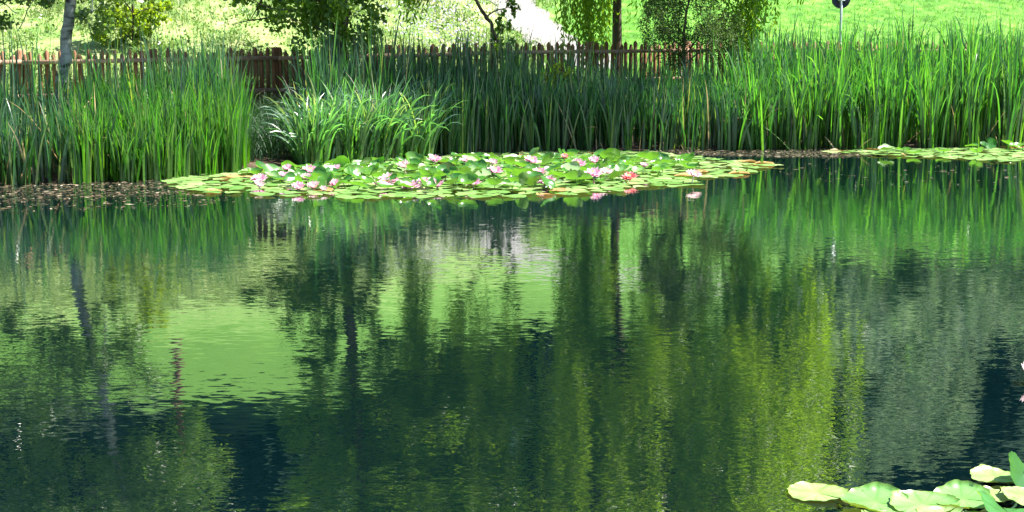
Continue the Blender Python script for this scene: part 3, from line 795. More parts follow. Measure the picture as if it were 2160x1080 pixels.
# weeping willow
def willow():
    Yw = 25.8
    xw = pxx(1303, Yw, 1.5)
    base = np.array((xw, Yw, tz(xw, Yw) - 0.15))
    root = empty('weeping_willow', base)
    tb = MB()
    tr = np.array([base, (xw - .02, Yw, 2.2), (xw + .06, Yw, 3.8), (xw + .0, Yw - .1, 5.4)])
    tb.tube(np.stack([np.interp(np.linspace(0, 3, 18), range(4), tr[:, k]) for k in range(3)], -1) - base, np.interp(np.linspace(0, 3, 18), range(4), (0.10, 0.075, 0.10, 0.08)), 12)
    ctr = np.array((pxx(1318, Yw, 5), Yw - 1.7))
    RX, RY = 3.75, 3.2
    bun = []
    for px, Y, zb in ((868, 24.6, 1.75), (880, 24.5, 1.95), (1208, 24.6, 1.2), (1220, 24.9, 1.6), (1236, 25.3, 1.05), (1250, 25.0, 0.95), (1272, 25.4, 1.25), (1285, 25.6, 1.7), (1352, 25.2, 1.9), (1390, 26.0, 2.2),
                      (1440, 25.5, 2.3), (1500, 25.2, 2.0), (1545, 24.6, 1.15), (1568, 24.9, 0.95), (1590, 24.7, 1.1), (1606, 25.2, 1.5), (1622, 24.8, 1.9), (1655, 25.3, 2.25), (1690, 25.0, 2.2), (1722, 25.4, 2.3),
                      (1745, 25.2, 2.5), (1758, 25.6, 3.0)):
        bun.append((pxx(px, Y, 3), Y, zb))
    for px, Y, zb in ((1292, 22.6, 3.5), (1312, 22.2, 3.2), (1330, 22.8, 3.7), (1350, 22.4, 3.3), (1368, 23.0, 3.4), (1300, 23.6, 3.6), (1342, 23.4, 3.4)):
        bun.append((pxx(px, Y, 4), Y, zb))
    for q in range(15):  # extra front strands, added to cast shade on the centre reeds
        Y = random.uniform(21.0, 22.6); bun.append((pxx(random.uniform(1370, 1715), Y, 3), Y, random.uniform(2.7, 3.6)))
    for q in range(16):
        Y = random.uniform(22.6, 25); bun.append((pxx(random.uniform(890, 1165), Y, 3), Y, random.uniform(2.3, 3.0)))
    for k in range(46):
        a = random.uniform(-3.5, 0.45); r = math.sqrt(random.uniform(0.12, 1))
        x = ctr[0] + math.cos(a) * r * RX; Y = ctr[1] + math.sin(a) * r * RY
        px = 1080 + x / Y * FPX
        zb = (random.uniform(2.3, 3.1) if random.random() < .35 else random.uniform(3.3, 4.3)) if px < 1160 else random.uniform(2.5, 3.8) if px < 1300 else random.uniform(3.4, 4.4) if px < 1345 else random.uniform(2.4, 3.6)
        bun.append((x, Y, zb))
    LV, cen = [], []
    for bi, (x, Y, zb) in enumerate(bun):
        r = min(1.1, math.hypot((x - ctr[0]) / RX, (Y - ctr[1]) / RY))
        zt = 10.2 - 4.4 * r * r + random.uniform(-.5, .5)
        top = np.array((x * .93 + ctr[0] * .07, Y * .93 + ctr[1] * .07, zt))
        k0 = tr[3] if random.random() < .7 else tr[2]
        if bi % 2 == 0 or bi < 23:
            limb(tb, k0 - base, top - base, 0.055, 0.012, 0.16, 9, 6)
        ns = random.randint(6, 12) if bi >= 23 else random.randint(18, 28)
        for s in range(ns):
            t0 = top + RNG.normal(size=3) * np.array((.22, .22, .3))
            end = np.array((x, Y, zb + abs(random.gauss(0, .55)))) + RNG.normal(size=3) * np.array((.13, .13, .05))
            L = max(0.3, t0[2] - end[2])
            m = int(L / 0.046)
            t = np.linspace(0, 1, m)[:, None]
            p = t0 + (end - t0) * t
            out = np.array((t0[0] - ctr[0], t0[1] - ctr[1], 0)); out /= np.linalg.norm(out) + 1e-6
            p += out * (np.sin(t * math.pi) * 0.18) + np.array((math.sin(s * 2.1), math.cos(s * 1.7), 0)) * np.sin(t * 5 + s) * 0.05
            p += RNG.normal(size=p.shape) * 0.02
            cen.append(p)
    Cn = np.concatenate(cen); n = len(Cn)
    d = RNG.normal(size=(n, 3)) * .5; d[:, 2] -= 0.95; d /= np.linalg.norm(d, axis=1)[:, None]
    q = RNG.normal(size=(n, 3)); sd = np.cross(d, q); sd /= np.linalg.norm(sd, axis=1)[:, None]
    s = uni(0.08, 0.135, n)[:, None]
    V = np.stack((Cn, Cn + d * s * .45 + sd * s * .15, Cn + d * s, Cn + d * s * .45 - sd * s * .15), 1).reshape(-1, 3)
    obj('trunk', tb.mesh('trunk'), M['bark'], root)
    obj('crown', mesh_np('crown', V - base, np.arange(n * 4).reshape(-1, 4)), M['willow_leaf'], root)
    tag(root, 'large weeping willow trailing yellow green strands over the fence', 'tree')
willow()

# fine grey green shrub right of the willow trunk
Ys = 24.2
xs_ = pxx(1450, Ys)
sb_ = [B(1380, 24.0, 1.75, .3, .5, .45), B(1430, 24.3, 1.6, .35, .5, .6), B(1490, 24.1, 1.7, .33, .5, .55), B(1530, 24.3, 1.5, .3, .4, .5), B(1400, 24.2, 2.4, .4, .5, .5), B(1470, 24.4, 2.5, .5, .5, .55), B(1430, 24.2, 3.0, .4, .5, .4)]
tree('grey_shrub', 'fine leaved grey green shrub right of the willow trunk', 'shrub', [(xs_, Ys, tz(xs_, Ys) - .1), (xs_ - .05, Ys, 1.2), (xs_, Ys, 2.4)], (0.04, 0.03, 0.012), sb_, 20000, 0.045, M['grey_leaf'], M['bark'], 0.4, 0.0, shell=0.1, twigs=5)
# lime bush behind the fence at the left
Yl = 24.0
xl = pxx(285, Yl)
lb = [B(225, Yl, 1.75, .3, .35, .3), B(300, Yl, 1.8, .36, .35, .3), B(335, Yl, 2.0, .25, .3, .22), B(262, Yl, 2.05, .45, .4, .32), B(225, Yl, 2.2, .25, .3, .25), B(305, Yl, 2.5, .45, .4, .35), B(268, Yl, 1.45, .3, .3, .3), B(315, Yl, 1.5, .25, .3, .25), B(280, Yl, 3.0, .35, .35, .3)]
tree('lime_bush', 'yellow green young bush behind the fence right of the birch', 'bush', [(xl, Yl, tz(xl, Yl) - .1), (xl - .04, Yl, 1.4), (xl + .03, Yl, 3.2)], (0.03, 0.022, 0.008), lb, 3600, 0.07, M['lime_leaf'], M['bark'], 0.7, 0.2, shell=0.2, twigs=3)
# sunlit willow tips at the fence below the path, built as a small bush
Yk = 22.9
xk = pxx(1172, Yk, .8)
kb = [B(1160, Yk, .95, .22, .25, .2), B(1188, Yk, 1.1, .2, .25, .2), B(1172, Yk, .72, .25, .25, .2), B(1205, Yk, .8, .16, .2, .2), B(1148, Yk, .72, .15, .2, .2)]
tree('willow_tips', 'sunlit willow tips in front of the fence just below the footpath', 'bush', [(xk, Yk, tz(xk, Yk) - .1), (xk, Yk, .6), (xk + .03, Yk, 1.1)], (0.015, 0.012, 0.006), kb, 1300, 0.06, M['lime_leaf'], M['bark'], 0.5, 0.4, shell=0.2, twigs=2)
# dark leaning sapling by the path
Yq = 23.6
xq = pxx(1066, Yq)
qb = [B(1060, Yq, 1.75, .16, .2, .2), B(1078, Yq, 2.05, .18, .2, .2), B(1050, Yq, 1.5, .14, .2, .2), B(1072, Yq, 2.5, .22, .2, .25), B(1070, Yq, 1.3, .18, .2, .25)]
sp_ = tree('sapling', 'dark thin sapling with a bare leaning stem in front of the path', 'sapling', [(xq, Yq, tz(xq, Yq) - .1), (pxx(1058, Yq), Yq, 1.4), (pxx(1030, Yq), Yq, 1.85), (pxx(996, Yq), Yq, 2.25), (pxx(960, Yq), Yq, 2.9)], (0.04, 0.035, 0.03, 0.024, 0.01), qb, 420, 0.09, M['dark_leaf'], M['bark'], 0.6, 0.2, shell=0.1, twigs=4)
# young tree on the slope
Yy = 47.0
xy = pxx(338, Yy, 6)
zy = tz(xy, Yy)
tree('slope_tree', 'young tree with reddish trunk on the meadow slope behind the birch', 'tree', [(xy, Yy, zy - .1), (xy - .05, Yy, zy + 1.7), (xy + .1, Yy, zy + 4.5)], (0.13, 0.10, 0.03), [(xy, Yy, zy + 3.0, .9, .9, .8), (xy + .5, Yy, zy + 4.2, 1.0, 1, .9), (xy - .5, Yy, zy + 5.0, 1, 1, .9)], 1600, 0.2, M['birch_leaf'], M['red_bark'], twigs=2)

# ------------------------------------------------------------------ sign
ps = at(1775, 0, 27.0)
zs = tz(ps[0], ps[1])
sg = empty('road_sign', (ps[0], ps[1], zs))
m_ = MB(); m_.tube([(0, 0, -0.1), (0, 0, 1.0), (0, 0, 2.42 - zs)], 0.022, 10); obj('post', m_.mesh('post'), M['pole'], sg)
m_ = MB()
th = np.linspace(0, 2 * math.pi, 40, endpoint=False)
rr = 0.168
ring = lambda r, y: np.stack((np.cos(th) * r, np.full(40, y), np.sin(th) * r + 2.235 - zs), -1)
Vd = np.concatenate((ring(rr - .006, .026), ring(rr, .030), ring(rr, .046), ring(rr - .006, .050)))
Fq = []
for r_ in range(3):
    for k in range(40): Fq.append((r_ * 40 + k, r_ * 40 + (k + 1) % 40, r_ * 40 + 40 + (k + 1) % 40, r_ * 40 + 40 + k))
m_.add(Vd, [np.array(Fq), np.array([list(range(40))]), np.array([list(range(159, 119, -1))])])
obj('disc', m_.mesh('disc', False), M['sign_back'], sg)
m_ = MB(); m_.box((-.06, -.0265, 2.20 - zs), (.06, .0255, 2.225 - zs)); obj('bracket', m_.mesh('bracket', False), M['pole'], sg)
tag(sg, 'round road sign on a thin grey pole seen from its dark back', 'sign')

# ------------------------------------------------------------------ meadow grass
def keep_off_path(x, y, r=0.42):
    d = np.full(len(x), 9.0)
    for c in PATH[::2]: d = np.minimum(d, (x - c[0]) ** 2 + (y - c[1]) ** 2)
    return d > r * r
def meadow():
    n = 120000
    Y = uni(24.5, 38, n); px = uni(1060, 2300, n); x = (px - 1080) * Y / FPX
    k = keep_off_path(x, Y) & (Y > bank(x) + 3.5) & (bumps(x, Y, 2.7, 5) + bumps(x, Y, 7.0, 2) * .7 + uni(-.9, .9, n) > -0.25); x, Y = x[k], Y[k]; n = len(x)
    base = np.stack((x, Y, terrain(x, Y) - 0.01), -1)
    V, F, UV = blades(base, uni(0, 6.283, n), uni(0.04, 0.10, n), uni(0.006, 0.011, n), uni(0.1, .9, n), uni(0, 1.2, n), uni(-1, 1, n), 2)
    tag(obj('lawn_grass', mesh_np('lawn_grass', V, F, UV), M['grass']), 'short bright lawn grass on the slope right of the path', 'grass', kind='stuff')
    n = 90000
    Y = uni(20.5, 37, n); px = uni(-150, 1190, n); x = (px - 1080) * Y / FPX
    cl = 0.5 + 0.5 * np.clip(bumps(x, Y, 1.3, 3) + .6 * bumps(x, Y, 3.4, 1), -1, 1)
    k = keep_off_path(x, Y) & (Y > bank(x) + 3.0) & (x < 0.9) & (cl + uni(-.35, .35, n) > .42); x, Y, cl = x[k], Y[k], cl[k]; n = len(x)
    base = np.stack((x, Y, terrain(x, Y) - 0.01), -1)
    V, F, UV = blades(base, uni(0, 6.283, n), uni(0.10, 0.30, n) * (0.4 + cl), uni(0.005, 0.012, n), uni(0, .8, n), uni(0, 1.5, n), uni(-1, 1, n), 3)
    b2 = base[::2]; c2 = cl[::2]
    Vl, Fl = leaves(b2 + np.stack((uni(-.05, .05, len(b2)), uni(-.05, .05, len(b2)), uni(.02, .34, len(b2)) * c2), -1), 0.055, 0.6, 0)
    me = mesh_np('meadow_herbs', np.concatenate((V, Vl)), [np.concatenate((F, Fl + len(V)))], np.concatenate((UV, np.full((len(Vl), 2), .5))))
    tag(obj('meadow_herbs', me, M['weed']), 'rough pale meadow herbs behind the fence left of the path', 'meadow', kind='stuff')
    n = 90
    Y = uni(22.5, 34, n); px = uni(-100, 1020, n); x = (px - 1080) * Y / FPX
    k = Y > bank(x) + 3.4; x, Y = x[k], Y[k]
    c = np.repeat(np.stack((x, Y, terrain(x, Y) + .1), -1), 55, 0)
    r = np.repeat(uni(.08, .28, len(x)), 55)[:, None]
    Vl, Fl = leaves(c + RNG.normal(size=c.shape) * r * np.array((1, 1, .7)), 0.065, 0.6, 0.1)
    tag(obj('meadow_weeds', mesh_np('meadow_weeds', Vl, Fl), M['birch_leaf']), 'dark leafy weed tufts in the pale meadow on the left', 'weeds', kind='stuff')
    # lilac specks of blossom left of the path
    n = 2200
    Y = uni(27, 35, n); px = RNG.normal(930, 70, n); x = (px - 1080) * Y / FPX
    k = keep_off_path(x, Y); x, Y = x[k], Y[k]
    Vl, Fl = leaves(np.stack((x, Y, terrain(x, Y) + uni(.05, .3, len(x))), -1), 0.045, 0.8)
    m = leaf_mat('lilac_blossom', ((0.0, (0.50, 0.42, 0.66)), (1.0, (0.62, 0.56, 0.72))), 0.6, 0.3, (1, 1, 1), 0.2)
    tag(obj('lilac_blossom', mesh_np('lilac_blossom', Vl, Fl), m), 'lilac blossom scattered in the meadow left of the path', 'blossom', kind='stuff')
meadow()

# ------------------------------------------------------------------ forest on the mountain, scrub on the right slope
def conifer_geo(h, r, seed):
    rs = np.random.default_rng(seed)
    V, F = [], []; n = 0
    tiers = 11
    for k in range(tiers):
        z0 = h * (0.10 + 0.86 * k / tiers); z1 = min(h, z0 + h * 0.17); rad = r * (1 - k / tiers) ** 0.8 + 0.1
        m = 16
        a = np.linspace(0, 6.283, m, endpoint=False) + rs.uniform(0, 1)
        rr = rad * (np.where(np.arange(m) % 2, 1.0, 0.55) + rs.uniform(-.12, .12, m))
        ringv = np.stack((np.cos(a) * rr, np.sin(a) * rr, z0 - rr * 0.12 + rs.uniform(-.1, .1, m)), -1)
        V.append(np.concatenate((ringv, [(0, 0, z1)])))
        q = np.arange(m)
        F.append(np.stack((n + q, n + (q + 1) % m, np.full(m, n + m)), -1)); n += m + 1
    return np.concatenate(V), np.concatenate(F)

def in_scrub(u, y):
    return (u > 0.18) & (y < np.interp(u, (0.185, 0.255, 0.344, 0.5), (110, 92, 52, 44)))

def forest():
    vs = [conifer_geo(1.0, 0.19, k) for k in range(9)]
    mb = MB()
    ys = 80.0
    cnt = 0
    y = 44.0
    while y < 330:
        st = 3.0 + y * 0.011
        x = -0.55 * y
        while x < 0.62 * y:
            xx, yy = x + random.uniform(-.5, .5) * st, y + random.uniform(-.5, .5) * st
            u = xx / yy
            lim = np.interp(u, (-0.6, -0.22, -0.16, -0.1, -0.03, 0.1, 0.18, 0.185, 0.344, 0.6), (122, 116, 103, 86, 62, 58, 60, 40, 40, 40))
            if yy > lim and not in_scrub(u, yy + 6) :
                V, F = random.choice(vs)
                h = random.uniform(8, 14) * (0.75 if yy < 110 else 1.0)
                if yy < 75: h *= 0.6
                W = V * np.array((h, h, h)) + np.array((xx, yy, tz(xx, yy) - 0.3))
                mb.add(W, F); cnt += 1
            x += st
        y += st * 0.9
    tag(obj('conifer_forest', mb.mesh('conifer_forest', False), M['needle']), 'dark conifer forest covering the mountainside beyond the meadow', 'forest', kind='stuff')
    mb = MB()
    y = 36.6
    while y < 112:
        x = 0.17 * y
        while x < 0.55 * y:
            xx, yy = x + random.uniform(-1, 1), y + random.uniform(-1, 1)
            if in_scrub(xx / yy, yy) and random.random() < .9:
                z = tz(xx, yy); r = random.uniform(0.8, 1.5)
                bl = [(xx + random.uniform(-.6, .6), yy, z + r * random.uniform(.5, 1.6), r * .8, r * .8, r * .9) for _ in range(3)]
                V, F = leaves(blob_points(bl, 420, .3), 0.24, 0.7)
                mb.add(V, F)
            x += 1.7
        y += 1.9
    tag(obj('scrub_woodland', mb.mesh('scrub_woodland'), M['pale_leaf']), 'pale grey green scrub wood on the right slope', 'scrub', kind='stuff')
    # single dark spruce by the willow
    Y = 50.0; x = pxx(1778, Y, 8); z = tz(x, Y)
    V, F = conifer_geo(1.0, 0.17, 77)
    root = empty('spruce_tree', (x, Y, z))
    tb = MB(); tb.tube([(0, 0, -.2), (0, 0, 3), (0, 0, 8)], (0.16, .12, .02), 8); obj('trunk', tb.mesh('trunk'), M['bark'], root)
    obj('crown', mesh_np('crown', V * 8.5, F, smooth=False), M['needle'], root)
    tag(root, 'single dark spruce on the slope right of the willow', 'tree')
forest()

# ------------------------------------------------------------------ water lilies
def pad_geo(r, up=0.0, wave=0.06, cup=0.0, fold=0.0, seg=26, notch=0.16, stem=0.0, ruffle=0.0):
    a = np.linspace(notch, 2 * math.pi - notch, seg)
    rings = (0.0, 0.35, 0.7, 0.92, 1.0)
    ph = random.uniform(0, 6)
    V, UV = [], []
    for q in rings:
        wob = 1 + 0.035 * np.sin(a * 3 + ph) + 0.02 * np.sin(a * 7 + ph * 2)
        rr = r * q * wob * (1 if q < .9 else 1 + 0.025 * np.sin(a * 17))
        x, y = np.cos(a) * rr, np.sin(a) * rr * 0.95
        z = r * (wave * q * q * np.sin(a * 2 + ph) + cup * q ** 2.4 + 0.5 * wave * q ** 3 * np.sin(a * 5 + ph))
        if q > .9: z = z + r * up * (q - .86) / .14 * (0.6 + 0.5 * np.sin(a * 2.3 + ph)) + r * ruffle * np.abs(np.sin(a * 5 + ph)) * (q > .95)
        z = z + fold * np.abs(y) * q
        V.append(np.stack((x, y, z), -1)); UV.append(np.stack((a / 6.283, np.full(seg, q)), -1))
    V = np.concatenate(V); UV = np.concatenate(UV)
    i = np.arange(len(rings) - 1)[:, None] * seg; j = np.arange(seg - 1)[None]
    F = np.stack((i + j, i + seg + j, i + seg + j + 1, i + j + 1), -1).reshape(-1, 4)
    mb = MB(); mb.add(V, F, UV)
    if stem: mb.tube([(0, 0, -stem), (0.02, 0.01, -stem * .5), (0, 0, -0.004)], 0.005, 5, False)
    return mb

FLAT = [pad_geo(0.115, up=random.uniform(0, .06), wave=0.035) for _ in range(7)]
FLATM = []
for g_ in FLAT:
    me = g_.mesh('lily_pad'); me.materials.append(M['pad']); FLATM.append(me)
RUSTM = []
for _ in range(3):
    me = pad_geo(0.125, up=.1, wave=.05).mesh('lily_pad'); me.materials.append(M['rust']); RUSTM.append(me)
RAISM = []
M['leaf_pale'] = leaf_mat('pale_lily_leaf', ((0.0, (0.13, 0.27, 0.08)), (1.0, (0.27, 0.38, 0.19))), 0.35, 0.25, (1.1, 1.25, 0.4), 0.7, objrand=True, back=(0.085, 0.17, 0.04))  # paler copy of the raised leaf, white glare put into its colour
for _q in range(13):
    me = pad_geo(0.13, up=random.uniform(0.0, .2), wave=random.uniform(.06, .16), cup=random.uniform(.0, .3), fold=random.uniform(0, .35), stem=.22).mesh('lily_leaf'); me.materials.append(M['leaf_pale' if _q < 3 else 'leaf']); RAISM.append(me)

def inpoly(p, poly):
    c = False; n = len(poly); j = n - 1
    for i in range(n):
        if (poly[i][1] > p[1]) != (poly[j][1] > p[1]) and p[0] < (poly[j][0] - poly[i][0]) * (p[1] - poly[i][1]) / (poly[j][1] - poly[i][1]) + poly[i][0]:
            c = not c
        j = i
    return c
PATCH = [(340, 376), (352, 392), (430, 408), (560, 414), (700, 415), (780, 420), (900, 416), (1000, 417), (1180, 413), (1285, 405), (1340, 396), (1470, 393), (1480, 385), (1440, 378), (1545, 372), (1600, 356), (1645, 352), (1600, 344),
         (1480, 334), (1380, 323), (1250, 320), (1100, 323), (930, 326), (840, 336), (760, 345), (640, 349), (560, 354), (400, 368)]
CORE = [(520, 372), (600, 398), (760, 405), (900, 408), (1150, 404), (1260, 390), (1400, 372), (1480, 356), (1380, 344), (1270, 336), (1130, 336), (960, 340), (860, 347), (640, 360)]
RIGHTP = [(1740, 321), (1900, 331), (2030, 336), (2120, 342), (2170, 338), (2330, 344), (2330, 312), (2160, 313), (2000, 315), (1850, 316)]
world_poly = lambda P: [tuple(ground(*p)[:2]) for p in P]

def darts(poly, mind, tries):
    poly = world_poly(poly)
    xs = [p[0] for p in poly]; ys = [p[1] for p in poly]
    pts = []; cell = {}
    for _ in range(tries):
        p = (random.uniform(min(xs), max(xs)), random.uniform(min(ys), max(ys)))
        if not inpoly(p, poly): continue
        k = (int(p[0] // mind), int(p[1] // mind))
        if any(math.hypot(p[0] - q[0], p[1] - q[1]) < mind for a in (-1, 0, 1) for b in (-1, 0, 1) for q in cell.get((k[0] + a, k[1] + b), ())): continue
        cell.setdefault(k, []).append(p); pts.append(p)
    return pts

corew = world_poly(CORE)
flat = [(p, 'm') for p in darts(PATCH, 0.175, 40000)] + [(p, 'r') for p in darts(RIGHTP, 0.15, 60000)]
raised = darts(CORE, 0.20, 40000)
random.shuffle(raised)
for px, py in ((1870, 327), (1905, 322), (1930, 329), (2050, 317), (2085, 319), (2060, 330), (2125, 316), (2140, 322), (2155, 318), (1990, 326)):
    raised.append(tuple(ground(px, py)[:2]))
pads = []      # (importance, kind, place, mesh, loc, rot, scale)
for p, wh in flat:
    core = wh == 'm' and inpoly(p, corew)
    px = 1080 + p[0] / p[1] * FPX
    rusty = random.random() < 0.012
    rust_edge = wh == 'm' and not core and p[1] < 18.3 and random.random() < .05
    me = random.choice(RUSTM) if rusty or rust_edge else random.choice(FLATM)
    place = 'right' if wh == 'r' else 'core' if core else 'west' if px < 640 else 'east' if px > 1300 else 'front'
    sc = random.uniform(0.75, 1.25)
    imp = sc / p[1] * (0.35 if core else 1.0) + random.uniform(0, .004)
    pads.append((imp, 'rust' if me in RUSTM else 'flat', place, me, (p[0], p[1], random.uniform(0.008, 0.022)), (random.uniform(-.035, .035), random.uniform(-.035, .035), random.uniform(0, 6.283)), sc))
for k, p in enumerate(raised):
    tilt = abs(random.gauss(0.14, 0.28))
    sc = random.uniform(0.6, 1.0)
    ax = random.uniform(0, 6.283)
    hgt = random.uniform(0.02, 0.075) + 0.07 * min(tilt, 1)
    pads.append((0.2 + sc / p[1], 'raised', 'right' if p[0] / p[1] > 0.22 else 'core', random.choice(RAISM), (p[0], p[1], hgt), (tilt * math.cos(ax), tilt * math.sin(ax), random.uniform(0, 6.283)), sc))
LAB = {
    ('flat', 'right'): ('pale green lily pad in the floating mat below the right reeds', 'pads below the right reeds'),
    ('flat', 'west'): ('flat pale lily pad at the left tail of the main patch', 'flat pads at the left tail'),
    ('flat', 'east'): ('flat pale lily pad at the right tail of the main patch', 'flat pads at the right tail'),
    ('flat', 'front'): ('flat pale lily pad along the front rim of the main patch', 'flat pads along the front rim'),
    ('flat', 'core'): ('flat lily pad underneath the raised leaves and flowers', 'flat pads beneath raised leaves'),
    ('rust', ''): ('rusty brown lily pad among the green pads', 'rusty brown lily pads'),
    ('raised', 'right'): ('glossy lily leaf lifted out of the mat below the right reeds', 'raised leaves in the right mat'),
    ('raised', 'core'): ('glossy green lily leaf raised above the water among pink flowers', 'raised lily leaves among the flowers'),
}
pads.sort(key=lambda t: -t[0])
NPAD = 292
rest = MB(); rest_m = []
pm = ['pad', 'leaf', 'rust']
for k, (imp, kind, place, me, loc, rot, sc) in enumerate(pads):
    if k < NPAD:
        o = bpy.data.objects.new('lily_leaf' if kind == 'raised' else 'lily_pad', me); COL.objects.link(o)
        o.location = loc; o.rotation_euler = rot; o.scale = (sc, sc, sc)
        lab, grp = LAB[(kind, '' if kind == 'rust' else place)]
        tag(o, lab, 'lily pad', grp)
    else:
        nv = len(me.vertices); V = np.empty(nv * 3, np.float32); me.vertices.foreach_get('co', V); V = V.reshape(-1, 3)
        Mx = np.array(Matrix.LocRotScale(Vector(loc), __import__('mathutils').Euler(rot), Vector((sc, sc, sc))))
        W = V @ Mx[:3, :3].T + Mx[:3, 3]
        F = np.array([tuple(p.vertices) for p in me.polygons], int)
        rest.add(W, F); rest_m.append(np.full(len(F), pm.index({'flat': 'pad', 'raised': 'leaf', 'rust': 'rust'}[kind]), np.int32))
print('PADS', len(pads), 'flat', len(flat), 'raised', len(raised))
if rest.n:
    me = rest.mesh('lily_pads')
    ov = leaf_mat('lily_pad_mass', ((0.0, (0.09, 0.20, 0.045)), (0.5, (0.13, 0.25, 0.07)), (0.85, (0.19, 0.29, 0.10)), (1.0, (0.25, 0.33, 0.15))), 0.32, 0.15, (1.1, 1.2, 0.4), 0.5, back=(0.13, 0.15, 0.05))
    for m in (ov, M['leaf'], M['rust']): me.materials.append(m)
    me.polygons.foreach_set('material_index', np.concatenate(rest_m))
    tag(obj('lily_pads', me), 'floating mat of small lily pads filling in between the larger ones', 'lily pads', kind='stuff')

# notable single leaves
def single(px, py, z, me_kw, mat, rot, label, r=0.13, name='lily_leaf'):
    p = ground(px, py, z)
    me = pad_geo(r, **me_kw).mesh(name); me.materials.append(mat)
    o = bpy.data.objects.new(name, me); COL.objects.link(o)
    o.location = p; o.rotation_euler = rot
    tag(o, label, 'lily pad')
    return o
olive = leaf_mat('olive_leaf_back', ((0.0, (0.06, 0.10, 0.02)), (1.0, (0.08, 0.12, 0.025))), 0.45, 0.35, (1.4, 1.2, 0.4), 0.4, objrand=True)
single(945, 362, .09, dict(cup=.15, stem=.1), olive, (R(74), R(8), R(15)), 'large dark olive lily leaf standing upright near the patch centre', .12)
single(722, 352, .08, dict(cup=.15, fold=.3, stem=.1), M['leaf'], (R(62), R(-25), R(-20)), 'steeply tilted lily leaf at the back beside the withered brown leaf', .13)
single(575, 364, .07, dict(cup=.1, stem=.1), M['leaf'], (R(48), R(20), R(30)), 'upright green lily leaf at the left of the flowers', .13)
single(1098, 330, .08, dict(fold=.5, stem=.1), M['dry'], (R(80), R(25), R(70)), 'dry beige lily leaf standing up at the back rim', .07)
single(1285, 333, .07, dict(fold=.5, stem=.1), M['leaf'], (R(35), R(-20), R(200)), 'green lily leaf with a pointed edge raised at the back right', .15)

# foreground pads at the bottom right
fgpad = leaf_mat('foreground_pad', ((0.0, (0.11, 0.27, 0.075)), (1.0, (0.15, 0.31, 0.10))), 0.34, 0.22, (1.15, 1.2, 0.45), 0.5, objrand=True, back=(0.16, 0.22, 0.05), veins=True)
fgpale = leaf_mat('foreground_pale_pad', ((0.0, (0.17, 0.31, 0.10)), (1.0, (0.23, 0.34, 0.14))), 0.34, 0.2, (1.1, 1.1, 0.6), 0.5, objrand=True, back=(0.08, 0.11, 0.03), veins=True)
fgdark = leaf_mat('foreground_dark_leaf', ((0.0, (0.03, 0.13, 0.04)), (1.0, (0.045, 0.16, 0.045))), 0.28, 0.3, (1.3, 1.4, 0.4), 0.6, objrand=True, back=(0.12, 0.2, 0.03), veins=True)
kw = dict(wave=.025, up=.05, ruffle=.035, seg=64, notch=.05)
single(1724, 1039, .008, kw, fgpale, (R(1.5), R(-1), R(-50)), 'lone pale ruffled lily pad furthest left at the bottom edge', .118, 'lily_pad')
single(1848, 1058, .025, dict(wave=.03, up=.16, ruffle=.03, seg=64, notch=.05), fgpad, (R(5), R(2), R(-35)), 'pale green pad with curled up back rim right of the lone pad', .128, 'lily_pad')
single(1948, 1064, .03, dict(wave=.03, up=.10, ruffle=.04, seg=64, notch=.05), fgpad, (R(7), R(-2), R(-15)), 'pale green pad overlapping in the middle of the bottom right row', .125, 'lily_pad')
single(2030, 1052, .04, dict(wave=.03, up=.14, ruffle=.05, seg=64, notch=.05), fgpad, (R(9), R(-3), R(-30)), 'pad with a scalloped white back rim in the bottom right row', .118, 'lily_pad')
single(2102, 1044, .035, dict(wave=.05, up=.10, ruffle=.05, seg=64, notch=.05), fgpale, (R(7), R(0), R(60)), 'small pale pad between the scalloped pad and the dark leaf', .075, 'lily_pad')
single(2100, 1006, .03, dict(wave=.05, up=.08, ruffle=.05, seg=64, notch=.05), fgpale, (R(2), R(3), R(-25)), 'whitish pad with torn edge floating behind the bottom right row', .098, 'lily_pad')
single(2158, 1046, .04, dict(wave=.05, up=.12, ruffle=.05, seg=64, notch=.05), fgpale, (R(8), R(0), R(20)), 'whitish pad cut by the right picture edge', .085, 'lily_pad')
single(2156, 1003, .05, dict(wave=.05, up=.10, fold=.2, seg=64, notch=.05, stem=.1), M['leaf'], (R(42), R(-8), R(60)), 'bright green folded leaf standing up at the right edge', .10)
single(2126, 1082, .05, dict(wave=.10, up=.06, fold=.2, seg=64, notch=.05, stem=.05), fgdark, (R(14), R(4), R(80)), 'dark green folded leaf in the bottom right corner', .13)
single(1990, 1092, .03, dict(wave=.05, up=.10, ruffle=.08, seg=64, notch=.05), fgpale, (R(6), R(2), R(30)), 'whitish pad cut by the bottom edge below the scalloped pad', .10, 'lily_pad')
single(1880, 1096, .02, dict(wave=.05, up=.08, seg=64, notch=.05), fgpad, (R(3), R(2), R(140)), 'green pad tucked under the row at the bottom edge', .11, 'lily_pad')
single(2075, 1110, .02, dict(wave=.05, up=.08, seg=64, notch=.05), fgpad, (R(3), R(2), R(20)), 'green pad below the picture edge under the dark leaf', .12, 'lily_pad')

